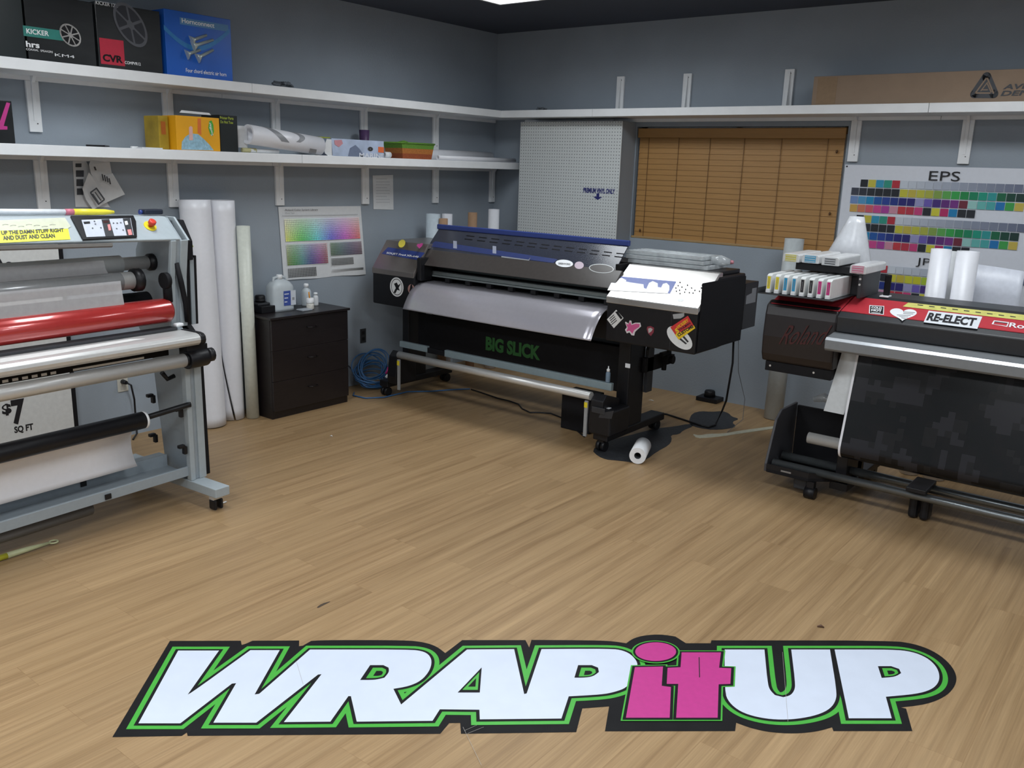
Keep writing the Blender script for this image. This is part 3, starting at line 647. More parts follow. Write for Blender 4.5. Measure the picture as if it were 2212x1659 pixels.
# two big rolls: loosely wound sheets
def bigroll(pb,pt,val,r0,r1,lab,flare):
    a=Vector((*pb,0)); t=Vector((*pt,val)); o=thing('tall_vinyl_roll',(a.x,a.y,0),lab,'vinyl roll','big loose white vinyl rolls')
    d=(t-a); L=d.length; d.normalize(); e1=Vector((1,0,0)); e1=(e1-e1.dot(d)*d).normalized(); e2=d.cross(e1)
    def f(u,v):
        th=2*math.pi*1.35*u-2.2; r=(r0+(r1-r0)*v)*(1-.10*u)
        k=max(0,1-v*2.2); out=flare*k*k*max(0,1-abs(u-.0)*3.2)
        z=v*L+.004
        return a+d*z+(e1*math.cos(th)+e2*math.sin(th))*(r+out)
    MB().grid(f,60,24).build('wound_sheet',whitev,o,solid=.0015); return o
bigroll((.165,-3.16),(.115,-3.165),1.502,.100,.100,'left one of the two tall loose white vinyl rolls leaning on the wall',.02)
o=thing('tall_vinyl_roll',(.11,-2.965,0),'right one of the two tall white vinyl rolls, its loose edge gaping at the bottom','vinyl roll','big loose white vinyl rolls')
def gap(u,v):
    e=math.radians(-124+109*(1-v)**1.6); th=e+u*math.radians(352)*(1-.0*v); r=.088-.006*u
    return (.112-.006*v+r*math.cos(th),-2.965+.0*v+r*math.sin(th),.004+1.497*v)
MB().grid(gap,56,20).build('wound_sheet',whitev,o,solid=.0015)
o=thing('cream_roll',(.205,-2.862,0),'slim cream vinyl tube standing between the white rolls and the black chest','vinyl roll'); MB().pipe((.212,-2.860,.003),(.197,-2.866,1.335),.044,.036,28).build('wound_vinyl',cream,o)
0 and lean('cream_roll',(552,893),(541,487),.04,'x',.05,mat('pale_cream_vinyl',(.60,.63,.57),.4),'slimmer pale tube behind the cream tube touching the black drawers',None)
# yellow sticky note on laminator side is added with the laminator

# ============================================================ black chest of drawers
cab=thing('drawer_chest',(.21,-2.455,0),'black brown three drawer chest against the left wall','chest of drawers')
cy0,cy1,cx0,cx1,cz=-2.800,-2.113,.045,.375,.725
b=MB(); b.box(cx0,cx1-.018,cy0,cy0+.02,0,cz-.018); b.box(cx0,cx1-.018,cy1-.02,cy1,0,cz-.018); b.box(cx0,cx0+.01,cy0+.02,cy1-.02,0,cz-.018); b.box(cx0,cx1-.03,cy0+.02,cy1-.02,.03,.05); b.box(cx0+.02,cx1-.02,cy0+.02,cy1-.02,0.0,.06)
b.build('body',gold,cab,bevel=.002)
MB().box(cx0-.005,cx1+.012,cy0-.012,cy1+.012,cz-.018,cz).build('top',gold,cab,bevel=.003)
hz=(cz-.02-.055)/3
for k in range(3):
    z0=.055+k*hz
    d=MB().box(cx1-.018,cx1,cy0+.003,cy1-.003,z0+.001,z0+hz-.0012).build('drawer',gold,cab,bevel=.002)
    yc=(cy0+cy1)/2+.0; zc=z0+hz*.62
    MB().tube([(cx1,yc-.04,zc+.004),(cx1+.016,yc-.034,zc+.003),(cx1+.02,yc,zc),(cx1+.016,yc+.034,zc+.003),(cx1,yc+.04,zc+.004)],.0035,8).build('handle',mat('dark_pewter',(.03,.028,.03),.3,metal=.8),d)
# on the chest
def onchest(px,py): return P(px,py,'z',cz)
p=onchest(572,672); 
o=thing('black_device',(p.x,p.y,cz),'flat black box device lying on the left of the black chest','device')
MB().box(p.x-.10,p.x+.09,p.y-.09,p.y+.025,cz+.0006,cz+.05).build('case',black,o,bevel=.004)
MB().box(p.x-.08,p.x+.05,p.y-.09,p.y+.03,cz+.0505,cz+.066).build('cover',dgrey,o,bevel=.004)
q=P(562,652,'z',cz+.067)
o=thing('round_pot',(q.x,q.y,cz+.067),'small round black pot on top of the flat black device','pot')
MB().lathe([(.034,.0005),(.036,.01),(.036,.038),(.030,.048),(.012,.050),(.001,.050)],(q.x,q.y,cz+.067)).build('pot_body',black,o)
MB().lathe([(.0375,.012),(.0375,.018)],(q.x,q.y,cz+.067)).build('ring',dgrey,o)
# jug
jm=mat('frosted_plastic_jug',(.62,.68,.72),.35,alpha=.78,noise=.08,nscale=8)
p=onchest(600,668); p=Vector((.13,p.y+.0,cz)); yj=P(605,640,'x',.16).y+.006
o=thing('solvent_jug',(.15,yj,cz),'clear plastic solvent jug with blue label on the black chest','jug')
hw=.095; zt=P(604,597,'x',.15).z-cz
def jug(b,x,y):
    prof=[(1,0.0006),(1,.02),(1,zt*.66),(.95,zt*.74),(.74,zt*.84),(.45,zt*.90),(.28,zt*.93)]
    rings=[]
    for k,z in prof:
        for i in range(28):
            t=2*math.pi*i/28; c,s_=math.cos(t),math.sin(t); c=math.copysign(abs(c)**.55,c); s_=math.copysign(abs(s_)**.55,s_)
            rings.append((x+.062*k*c,y+hw*k*s_,cz+z))
    n=len(prof); b.add(rings,[[i*28+k,i*28+(k+1)%28,(i+1)*28+(k+1)%28,(i+1)*28+k] for i in range(n-1) for k in range(28)],True)
    b.add(rings[:28],[list(range(28))[::-1]]); b.add(rings[-28:],[list(range(28))])
b=MB(); jug(b,.15,yj); b.build('jug_body',jm,o)
MB().tube([(.15,yj-.055,cz+zt*.76),(.15,yj-.05,cz+zt*.97),(.15,yj,cz+zt*1.0),(.15,yj+.05,cz+zt*.97),(.15,yj+.055,cz+zt*.76)],.010,10).build('handle',jm,o)
MB().lathe([(.022,0),(.022,.025),(.018,.03)],(.15,yj,cz+zt*.93)).build('cap',white,o)
xl=.2135
q0=P(598,638,'x',xl);q1=P(620,661,'x',xl)
def quadx(y0,y1,z0,z1,x,name,m,par,lab=None): return MB().poly([(x,y0,z0),(x,y1,z0),(x,y1,z1),(x,y0,z1)]).build(name,m,par,lab)
la=yj-.015; quadx(la,yj+.045,cz+.04,cz+.145,xl,'blue_label',mat('label_blue',(.05,.09,.35),.5),o)
quadx(yj+.046,yj+.09,cz+.04,cz+.145,xl,'white_label',mat('label_white',(.60,.64,.70),.5),o)
for k in range(3): quadx(la+.006,yj+.03-.008*k,cz+.12-.028*k,cz+.126-.028*k,xl+.0006,'label_print',white,o)
quadx(yj+.058,yj+.078,cz+.075,cz+.095,xl+.0006,'barcode_print',prin,o)
p=onchest(612,662)
tag(MB().box(.225,.30,p.y-.04,p.y+.05,cz+.0005,cz+.010).build('grey_tray',mat('pale_tray',(.35,.38,.42),.4),bevel=.003),'small flat grey tray in front of the clear solvent jug','tray')
# bottles
def bottle(px,x,rad,h,lab,m=jm,capm=white,neck=.4,name='plastic_bottle'):
    y=P(px,650,'x',x).y; o=thing(name,(x,y,cz),lab,'bottle')
    MB().lathe([(rad*.96,.0006),(rad,.01),(rad,h*.62),(rad*.85,h*.72),(rad*neck,h*.80),(rad*neck,h*.86)],(x,y,cz)).build('bottle_body',m,o)
    MB().lathe([(rad*neck*1.25,h*.84),(rad*neck*1.25,h*.97),(rad*neck*.9,h)],(x,y,cz)).build('bottle_cap',capm,o); return o
bottle(662,.10,.036,.165,'tall frosted empty bottle at the wall side of the black chest')
bottle(682,.14,.020,.098,'small slim white bottle at the right edge of the black chest',m=trans,neck=.6)
y=P(673,660,'x',.26).y
o=thing('white_jar',(.245,y,cz),'stacked white jars with an amber stick in front of the bottles','jar')
MB().lathe([(.026,.0006),(.028,.006),(.028,.04),(.024,.044)],(.245,y,cz)).build('lower_jar',mat('milky_glass',(.62,.60,.55),.4,noise=.25,nscale=60),o)
MB().lathe([(.027,.0445),(.028,.05),(.028,.078),(.024,.082)],(.245,y,cz)).build('upper_jar',white,o)
MB().tube([(.245,y-.005,cz+.08),(.243,y-.008,cz+.125)],.005,8).build('amber_stick',orange,o)

# outlets, price sign behind the laminator
o=thing('wall_outlet',P(783,725,'x',.002),'dark wall outlet right of the black chest','outlet')
MB().box(.0006,.006,-1.662,-1.600,.342,.458).build('cover_plate',dgrey,o,bevel=.002)
for z in (.375,.425): MB().box(.006,.0075,-1.645,-1.617,z-.014,z+.014).build('socket',black,o)
o=thing('wall_outlet',P(262,826,'x',.002),'white wall outlet with black plug seen through the laminator','outlet')
MB().box(.0006,.006,-3.715,-3.645,.30,.40).build('cover_plate',mat('ivory_plastic',(.55,.54,.48),.5),o,bevel=.002)
MB().box(.006,.007,-3.697,-3.663,.31,.34).build('socket',mat('ivory_socket',(.42,.41,.37),.5),o)
o=thing('power_plug',(.025,-3.68,.36),'black plug with cable hanging from the white outlet','plug')
MB().tube([(.0065,-3.68,.365),(.05,-3.68,.365)],[.016,.012],12).build('plug_body',black,o)
MB().tube([(.05,-3.68,.365),(.07,-3.66,.35),(.06,-3.64,.25),(.05,-3.635,.12),(.06,-3.64,.02),(.12,-3.70,.008)],.006,8).build('cable',black,o)
o=thing('price_sign',(.012,-4.6,.05),'large white price sign reading $7 SQ FT behind the laminator','sign')
MB().box(.004,.012,-5.6,-3.985,.02,1.40).build('black_border',blackm,o,label='black sign border')
MB().box(.0122,.0135,-5.58,-4.012,.045,1.38).build('white_face',mat('sign_white',(.70,.71,.70),.5),o)
def signtext(s,y0,y1,z0,z1,bold=.04): lettering(s,(.0142,y0,z0),(0,y1-y0,0),(0,0,z1-z0),'lettering',blk_ink,o,bold=bold,lift=.0004)
a=P(5,586,'x',.0142);c=P(25,556,'x',.0142); yA=P(4,570,'x',.0142).y; yB=P(26,570,'x',.0142).y; za=P(14,586,'x',.0142).z; zb=P(14,557,'x',.0142).z
signtext('As Low As',yA-.36,yB,za,zb)
yA=P(4,885,'x',.0142).y;yB=P(25,885,'x',.0142).y
signtext('$',yA,yB,P(14,898,'x',.0142).z,P(14,872,'x',.0142).z)
signtext('7',P(24,880,'x',.0142).y,P(54,880,'x',.0142).y,P(40,917,'x',.0142).z,P(40,862,'x',.0142).z,.05)
signtext('SQ FT',P(31,930,'x',.0142).y,P(72,923,'x',.0142).y,P(50,935,'x',.0142).z,P(50,918,'x',.0142).z)
b=MB()
c0=P(4,600,'x',.0142)
b.tube([(.0142,c0.y+.17*math.cos(t)-.09,c0.z-.0+.11*math.sin(t)-.02) for t in [math.pi*i/12 for i in range(13)]],.012,6); b.build('number_arc',blk_ink,o)

# blue cable coil and other cables
cabm=mat('blue_cable_jacket',(.04,.13,.30),.4)
o=thing('cable_coil',(.175,-1.665,0),'coil of blue cable on the floor by the wall, left of the black printer','cable')
c0=FLR(800,835); b=MB(); random.seed(3)
cx,cyy=.175,-1.665
for k in range(13):
    r=.115+.035*random.random(); tilt=.25+.5*random.random(); ph=random.random()*.6; oy=random.uniform(-.03,.05); ox=random.uniform(-.02,.03); oz=.012+.006*k
    pts=[]
    for i in range(29):
        t=2*math.pi*i/28
        x=cx+ox+r*.55*math.cos(t)*(1-tilt*.4); y=cyy+oy+r*1.05*math.sin(t+ph*.2); z=oz+.03+tilt*.17*(1-math.cos(t+ph))*.9
        pts.append((max(x-.06*(z>.1),.02),y,max(z-.03,.01)))
    b.tube(pts,.0055,6,cap=False)
b.build('coiled_cable',cabm,o)
b=MB(); g=[FLR(x,y) for x,y in ((765,850),(763,856),(790,862),(830,860),(880,848),(930,847),(985,843),(1015,842))]
b.tube([(p.x,p.y,.007) for p in g],.0055,6); b.build('loose_end',cabm,o)
b=MB(); b.tube([(.235,-1.60,.115),(.24,-1.585,.14),(.235,-1.57,.165)],.009,8); b.build('red_connector',magenta,o)
MB().tube([(.24,-1.605,.085),(.245,-1.585,.105)],.012,8).build('white_connector',white,o)
b=MB(); ps=[P(753,790,'x',.02),P(775,812,'x',.02),P(790,826,'x',.03)]; b.tube(ps,.004,6)
tag(b.build('wall_cable',mat('dark_blue_cable',(.01,.02,.05),.5)),'thin dark cable running down the wall from the chest to the coil','cable')
def floorcable(pts,r,m,name,lab,z=None):
    g=[FLR(x,y) for x,y in pts]; b=MB(); b.tube([(p.x,p.y,r+.001) for p in g],r,8); return tag(b.build(name,m),lab,'cable')
floorcable([(1018,843),(1040,850),(1075,862),(1100,868),(1120,875),(1128,885),(1145,893),(1165,893),(1190,895),(1215,905),(1250,935),(1262,945)],.006,black,'power_cable','black cable winding over the floor under the black printer')
# small black power brick on the floor at wall
p=FLR(1527,868)
o=thing('floor_adapter',(p.x,p.y,0),'black square adapter with round knob on the floor at the back wall','adapter')
MB().box(p.x-.09,p.x+.09,p.y-.02,p.y+.12,.001,.035).build('base_plate',black,o,bevel=.004)
MB().lathe([(.045,.035),(.042,.075),(.036,.085),(.001,.085)],(p.x-.005,p.y+.05,0)).build('knob',black,o)

# dried ink spills
inkm=mat('dried_ink',(.022,.024,.028),.5,noise=.3,nscale=25,bump=.3,bscale=60)
def spill(pts,lab,z=.0012,m=inkm,name='ink_stain',cat='stain'):
    g=[FLR(x,y) for x,y in pts]; 
    # smooth (Chaikin)
    for _ in range(1):
        n=[]; 
        for i in range(len(g)):
            a,c=g[i],g[(i+1)%len(g)]; n+= [a.lerp(c,.25),a.lerp(c,.75)]
        g=n
    return tag(MB().poly([(p.x,p.y,z) for p in g],z*.8,(0,0,1)).build(name,m),lab,cat)
spill([(1278,972),(1292,986),(1310,993),(1322,994),(1352,997),(1370,1000),(1395,994),(1420,975),(1445,962),(1452,950),(1448,940),(1468,938),(1475,930),(1500,920),(1490,915),(1455,922),(1420,925),(1400,930),(1370,938),(1340,945),(1300,958)],'large dark dried ink stain beneath the right foot of the black printer')
spill([(1488,908),(1495,893),(1515,888),(1535,890),(1560,888),(1575,893),(1580,900),(1598,905),(1580,912),(1592,922),(1570,927),(1540,929),(1510,925),(1490,918)],'rounded dark ink stain near the back wall under the hanging cable',)
spill([(1495,938),(1505,947),(1530,946),(1560,943),(1600,937),(1690,924),(1690,919),(1600,931),(1560,938),(1530,938),(1510,942)],'long pale dried streak on the floor reaching the red printer',m=mat('pale_residue',(.50,.49,.38),.5,noise=.1),name='pale_streak',z=.004)
# towel roll
a=FLR(1376,1003); r=.052; c_=FLR(1395,965)
d=Vector((c_.x-a.x,c_.y-a.y,0)).normalized(); o=thing('towel_roll',(a.x,a.y,0),'white paper towel roll lying on the dark ink stain','paper roll')
L=.235
MB().pipe((a.x,a.y,r+.003),(a.x+d.x*L,a.y+d.y*L,r+.003),r,.022,32).build('wound_paper',mat('bright_paper',(.82,.83,.85),.8),o)
MB().pipe((a.x+d.x*.004,a.y+d.y*.004,r+.003),(a.x+d.x*(L-.004),a.y+d.y*(L-.004),r+.003),.0215,.019,24).build('core_tube',dgrey,o)
# leaf, scraps on floor
def bit(px,py,m,lab,sx=.012,sy=.008,name='floor_scrap',cat='scrap',h=.004):
    p=FLR(px,py); b=MB(); b.tube([(p.x-sx,p.y-sy,.003),(p.x,p.y,.003+h),(p.x+sx,p.y+sy*.4,.003)],[.002,sy*.7,.002],8); return tag(b.build(name,m),lab,cat)
bit(1773,1355,mat('dry_leaf',(.10,.05,.03),.7),'small dry brown leaf on the floor above the U of the decal',name='dry_leaf',cat='leaf')
bit(716,943,white,'tiny white scrap on the floor in front of the black chest',.008,.005)
bit(1407,866,white,'tiny white paper strip on the floor behind the black printer leg',.02,.004)
b=MB(); p=FLR(474,1091);q=FLR(489,1086); b.tube([(p.x,p.y,.006),(q.x,q.y,.006)],.004,6); tag(b.build('plastic_stick',white),'short white stick on the floor beside the laminator caster','stick')
spill([(684,1312),(695,1304),(714,1299),(712,1301),(698,1308),(687,1314)],'dark gouge in the middle of the wooden floor',m=mat('dark_gouge',(.06,.04,.025),.7),name='floor_gouge',cat='mark',z=.0008)

# ============================================================ floor decal
dec=thing('floor_decal',FLR(1100,1480),'large WRAP it UP floor decal in white, green, pink and black','floor decal')
def zA(l): return [(220+x/2.212,1340+y/2.212) for x,y in l]
def zB(l): return [(1120+x/2.212,1340+y/2.212) for x,y in l]
def off(poly,d):
    # outward miter offset of world polygon
    n=len(poly); ar=sum(poly[i].x*poly[(i+1)%n].y-poly[(i+1)%n].x*poly[i].y for i in range(n)); s_=1 if ar>0 else -1; out=[]
    for i in range(n):
        a,p,c=poly[i-1],poly[i],poly[(i+1)%n]
        e1=(p-a).normalized(); e2=(c-p).normalized(); n1=Vector((e1.y,-e1.x,0))*s_; n2=Vector((e2.y,-e2.x,0))*s_
        m=(n1+n2)
        if m.length<.2: out.append(p+n1*d); out.append(p+n2*d); continue
        m.normalize(); k=max(.38,m.dot(n1)); q=d/k
        if k<=.381: # sharp: bevel
            out.append(p+(n1*.6+m).normalized()*d*1.6); out.append(p+(n2*.6+m).normalized()*d*1.6)
        else: out.append(p+m*q)
    return out
LZ=[0]
def stroke(p,d,z,name,m):
    # the polygon widened by d: its own face, a strip along every edge and a mitre at every outer corner
    n=len(p); ar=sum(p[i].x*p[(i+1)%n].y-p[(i+1)%n].x*p[i].y for i in range(n)); s_=1 if ar>0 else -1; b=MB(); Z=Vector((0,0,z)); ST=Vector((0,0,3e-6)); cnt=[0]
    def P_(pts): cnt[0]+=1; b.poly([v+ST*cnt[0] for v in pts])
    q=[Vector((v.x,v.y,0)) for v in p]
    P_([v+Z for v in q])
    for i in range(n):
        a,c,e=q[i-1],q[i],q[(i+1)%n]; e1=(c-a).normalized(); e2=(e-c).normalized()
        n1=Vector((e1.y,-e1.x,0))*s_; n2=Vector((e2.y,-e2.x,0))*s_
        P_([c+Z,e+Z,e+n2*d+Z,c+n2*d+Z])
        if (e1.x*e2.y-e1.y*e2.x)*s_>1e-5:
            mm=(n1+n2).normalized(); k=d/max(.42,mm.dot(n1))
            P_([c+Z,c+n1*d+Z,c+mm*k+Z,c+n2*d+Z])
    return b.build(name,m,dec)
def flat(poly,z,name,m): return MB().poly([(p.x,p.y,z) for p in poly]).build(name,m,dec)
def rnd(l,it=2):
    p=[FLR(*q) for q in l]
    for _ in range(it):
        o_=[]; n=len(p)
        for i in range(n):
            a,c,e=p[i-1],p[i],p[(i+1)%n]; ang=(c-a).angle(e-c,0)
            if .03<ang<math.radians(38): o_+=[c.lerp(a,.25),c.lerp(e,.25)]
            else: o_.append(c)
        p=o_
    return p
WRAP=rnd(zA([(365,147),(560,147),(410,358),(437,343),(710,145),(850,145),(730,357),(752,354),(995,142),(1470,142),(1530,149),(1563,166),(1578,198),(1566,245),(1525,292),(1465,318),(1393,330),(1430,405),(1745,142),(1970,140),(2018,355),(2030,352)])+zB([(110,140),(440,138),(500,146),(545,170),(575,215),(550,280),(515,325),(460,345),(400,357),(240,366),(205,472)])+zA([(1806,476),(1804,430),(1615,428),(1580,483),(1218,487),(1190,365),(1178,365),(1092,487),(870,489),(1050,260),(1033,262),(738,492),(533,492),(642,303),(622,305),(375,495),(175,495)]))
Uu=rnd(zB([(985,142),(1175,142),(1190,300),(1200,335),(1225,360),(1265,370),(1300,362),(1320,335),(1322,300),(1303,142),(1488,142),(1520,340),(1517,385),(1490,425),(1430,455),(1330,475),(1230,478),(1140,466),(1060,440),(1005,395),(985,345)]))
P2=rnd(zB([(1510,142),(1790,142),(1880,152),(1950,180),(1995,220),(2013,265),(2005,305),(1970,335),(1900,355),(1755,368),(1783,471),(1578,471)]))
def ell(cx,cy,rx,ry,n=32): return [(cx+rx*math.cos(2*math.pi*i/n),cy+ry*math.sin(2*math.pi*i/n)) for i in range(n)]
DOT=rnd(zB(ell(655,157,98,45)))
I_=rnd(zB([(556,229),(690,226),(684,318),(728,324),(722,471),(513,471)]))
T_=rnd(zB([(779,158),(967,158),(958,232),(1016,234),(1012,309),(956,311),(951,471),(753,471),(763,309),(708,309),(712,232),(774,229)]))
BASE=rnd(zA([(325,99),(664,98),(668,118),(684,114),(720,98),(943,97),(942,124),(960,122),(1000,99),(1060,95),(1450,95),(1540,105),(1600,125),(1641,157),(1722,95),(2024,95),(2042,130)])+zB([(62,94),(330,96),(440,99),(515,110),(545,88),(600,72),(680,67),(750,78),(800,110),(918,110),(922,96),(1780,97),(1890,112),(1980,145),(2050,195),(2090,250),(2094,300),(2060,350),(2000,385),(1930,405),(1828,417),(1852,422),(1882,530),(1505,530),(1498,512),(1430,532),(1320,543),(1200,536),(1110,516),(1040,490),(1035,530),(413,531),(433,412),(305,422),(276,535)])+zA([(1716,543),(1712,491),(1660,492),(1617,543),(410,553),(406,537),(382,553),(50,559)]))
flat(BASE,.0006,'black_backing',decalblk)
def layers(polys,z,mat_,nm,a=.0115,g=.029,holes=(),ginner=True):
    for p in polys: stroke(p,g,z,'green_outline',green)
    for p in polys: stroke(p,a,z+.0006,'black_outline',decalblk)
    for p in polys: flat(p,z+.0013,nm,mat_)
    for h in holes:
        cc=sum(h,Vector())/len(h); sc=lambda k:[cc+(v-cc)*k for v in h]
        flat(h,z+.0016,'letter_hole',decalblk); flat(sc(.70),z+.0018,'hole_outline',green); flat(sc(.34),z+.0020,'hole_centre',decalblk)
H1=rnd(zA([(1282,217),(1345,217),(1370,229),(1373,250),(1350,277),(1305,288),(1234,288)])); H2=rnd(zA([(1815,228),(1806,348),(1700,348)])); H3=rnd(zB([(285,217),(350,217),(380,229),(384,250),(358,270),(320,277),(267,277)]))
H4=rnd(zB([(1717,222),(1780,222),(1818,235),(1828,255),(1800,273),(1735,278)]))
layers([WRAP],.0010,decalwht,'white_letters',holes=(H1,H3,H2))
layers([Uu,P2],.0011,decalwht,'white_letters',holes=(H4,))
flat(rnd(zB([(1492,142),(1508,142),(1553,380),(1545,385),(1530,345)])),.0030,'letter_gap',decalblk)
layers([I_,T_],.0032,pink,'pink_letters',a=.010,g=.0155)
layers([DOT],.0052,pink,'pink_dot',a=.008,g=.014)
b=MB()
for q in (((1000,1572),(1040,1655)),((1003,1580),(1030,1568)),((1010,1586),(1045,1572)),((640,1430),(655,1480)),((1690,1410),(1702,1560))):
    a_,c_=FLR(*q[0]),FLR(*q[1]); dd=(c_-a_).normalized(); sd=Vector((-dd.y,dd.x,0))*.0005
    b.poly([(p.x,p.y,.0030) for p in (a_-sd,c_-sd,c_+sd,a_+sd)])
b.build('scratch_marks',mat('scratch_grey',(.38,.36,.33),.6),dec)
b=MB(); b.poly([(p.x,p.y,.0050) for p in [FLR(*q) for q in ((1509,1422),(1511,1422),(1512,1466),(1510,1466))]]); b.build('dark_scratch',blk_ink,dec)
# ============================================================ laminator
LA=math.radians(94); LO=Vector((1.453,-3.991,0)); LU=Vector((math.cos(LA),math.sin(LA),0)); LV=Vector((-math.sin(LA),math.cos(LA),0))
LM=Matrix(((LU.x,LV.x,0,LO.x),(LU.y,LV.y,0,LO.y),(0,0,1,0),(0,0,0,1)))   # local (u along machine, v towards wall, z)
def lpt(u,v,z): return LM@Vector((u,v,z))
def lpx(x,y,v):   # pixel -> (u,z) on plane v
    d=_ray(x,y); t=(v-(CAM-LO).dot(LV))/d.dot(LV); p=CAM+t*d; return (p-LO).dot(LU),p.z
lam=thing('laminator',lpt(-.9,.3,0),'large grey laminator with red roller standing at the left wall','laminator')
UL=-2.05 # far (left) end
def lb(name,boxes,m,par=None,bevel=.003,label=None):
    b=MB()
    for x in boxes: b.box(*x,M=LM)
    return b.build(name,m,par or lam,label,bevel=bevel)
def lprism(name,prof,u0,u1,m,par=None,bevel=.003,label=None,b=None,smooth=False):
    b=MB(); b.prism(prof,'x',u0,u1,M=LM,smooth=smooth); return b.build(name,m,par or lam,label,bevel=bevel)
def ltube(name,pts,r,m,par=None,seg=24,label=None):
    return MB().tube([lpt(*p) for p in pts],r,seg).build(name,m,par or lam,label)
for s_,u in ((1,-.058),(-1,UL)):
    f=lb('foot',[(u,u+.085,-.10,.72,.082,.130)],lgrey,bevel=.003)
    for v in (-.045,.66):
        c=lb('caster',[(u+.015,u+.033,v-.022,v+.03,.002,.058),(u+.052,u+.070,v-.022,v+.03,.002,.058)],black,par=f,bevel=.012)
        lb('caster_fork',[(u+.012,u+.073,v-.015,v+.02,.058,.0815)],alu,par=c,bevel=.001)
# uprights
for u0,u1 in ((-.055,.040),(UL,UL+.095)):
    pf=[(.11,.1305),(.11,.86),(.20,.93),(.185,1.18),(.155,1.372),(.262,1.476),(.40,1.476),(.50,1.30),(.53,.9),(.42,.75),(.36,.1305)]
    b=MB(); b.prism([(v,z) for v,z in pf],'x',u0+.03,u1-.03,M=LM); up=b.build('upright',greymt,lam,bevel=.002)
    b=MB()
    for e0,e1 in ((u0,u0+.028),(u1-.042,u1)):
        b.prism([(.10,.1305),(.10,.86),(.135,.86),(.135,.1305)],'x',e0,e1,M=LM); b.prism([(.19,.93),(.175,1.18),(.146,1.37),(.17,1.37),(.20,1.18),(.215,.93)],'x',e0,e1,M=LM)
    b.build('front_flange',lgrey,lam,bevel=.003)
# dark outer cover
b=MB(); b.prism([(.115,.135),(.125,.86),(.205,.93),(.195,1.20),(.19,1.30),(.27,1.462),(.40,1.462),(.40,.135)],'x',.0405,.074,M=LM); b.build('side_cover',blackm,lam,bevel=.004,label='black outer side cover')
b=MB(); b.prism([(.200,.93),(.190,1.275),(.25,1.275),(.25,.93)],'x',.0745,.098,M=LM); b.build('side_plate',greymt,lam,bevel=.002)
b=MB(); b.prism([(.20,.93),(.188,1.285),(.26,1.285),(.26,.93)],'x',.0985,.112,M=LM); b.build('side_edge_strip',blackm,lam,bevel=.002)
b=MB(); b.prism([(.150,1.368),(.258,1.477),(.33,1.477),(.33,1.368)],'x',.0405,.052,M=LM); b.build('head_end_plate',lgrey,lam,bevel=.002)
# handle bar on the front of the upright
b=MB(); pbx_=[lpx(381,568,.165),lpx(390,610,.16),lpx(399,655,.165),lpx(404,694,.18)]; b.tube([lpt(q[0],v_,q[1]) for q,v_ in zip(pbx_,(.165,.155,.158,.178))],[.012,.014,.013,.012],10); b.build('pull_bar',blackm,lam)
# head
SH=Matrix(((1,0,0,0),(0,1,0,0),(-.026,0,1,0),(0,0,0,1)))
b=MB(); b.prism([(.150,1.375),(.158,1.366),(.19,1.364),(.42,1.364),(.42,1.480),(.262,1.480)],'x',UL,0,M=LM@SH); b.build('head_beam',lgrey,lam,bevel=.006)
n_head=((lpt(0,.150,1.375)-lpt(0,.262,1.480)).cross(lpt(0,0,0)-lpt(-1,0,.026))).normalized()
if n_head.dot(CAM-lpt(0,.1,1.43))<0: n_head=-n_head
def hp(x,y,l=.0015): # pixel on the tilted head face
    p0=lpt(0,.150,1.375); d=_ray(x,y); t=(p0+n_head*l-CAM).dot(n_head)/d.dot(n_head); return CAM+t*d
def hq(name,pts,m,par,l=.0015,th=None,lab=None):
    b=MB(); b.poly([hp(x,y,l) for x,y in pts],th,n_head); return b.build(name,m,par,lab)
cp_=hq('control_panel',[(153,466),(288,465),(294,478),(296,511),(180,517)],black,lam,.010,.009,lab='black control panel frame')
hq('membrane',[(176,475),(282,471),(289,508),(187,512)],mat('panel_white',(.50,.53,.60),.4),cp_,.0108)
hq('panel_strip',[(219,474),(236,473),(247,510),(228,511)],dgrey,cp_,.0114); hq('panel_strip',[(265,472),(281,471),(288,508),(274,508)],dgrey,cp_,.0114)
hq('display',[(180,479),(194,478),(195,483),(182,484)],black,cp_,.0114); hq('display',[(222,477),(235,476),(236,481),(224,482)],mat('dim_display',(.05,.02,.02),.3),cp_,.012)
b=MB()
for x,y in ((204,478),(206,484),(200,493),(218,492),(245,482),(253,482),(261,481),(252,494),(266,497)):
    c=hp(x,y,.012); b.tube([c,c+n_head*.002],.0035,10)
b.build('button',mat('panel_grey',(.12,.13,.15),.4),cp_)
b=MB(); 
for pts in ([(232,485),(238,484),(240,497),(235,498)],[(275,496),(283,495),(286,507),(278,508)]): b.poly([hp(x,y,.0122) for x,y in pts])
b.build('red_key',mat('key_salmon',(.70,.25,.25),.4),cp_)
b=MB(); b.poly([hp(x,y,.0122) for x,y in ((269,478),(275,477),(277,485),(271,486))]); b.build('white_key',white,cp_)
c=hp(324,489,0.0); est=MB().tube([c,c+n_head*.004],.031,24).build('emergency_stop',yellow,lam,label='yellow collar with red emergency stop button')
MB().tube([c+n_head*.004,c+n_head*.018,c+n_head*.020,c+n_head*.036,c+n_head*.040],[.010,.010,.018,.018,.012],20).build('stop_button',mat('red_button',(.60,.05,.03),.4),est)
lb_=hq('yellow_label',[(-60,484),(144,478),(152,517),(-60,528)],yell2,lam,.0022,lab='bright yellow label with black warning lettering')
hq('tape_label',[(-60,478),(140,470),(153,489),(146,494),(-60,500)],mat('pale_tape',(.62,.64,.50),.4,alpha=.85),lam,.0032)
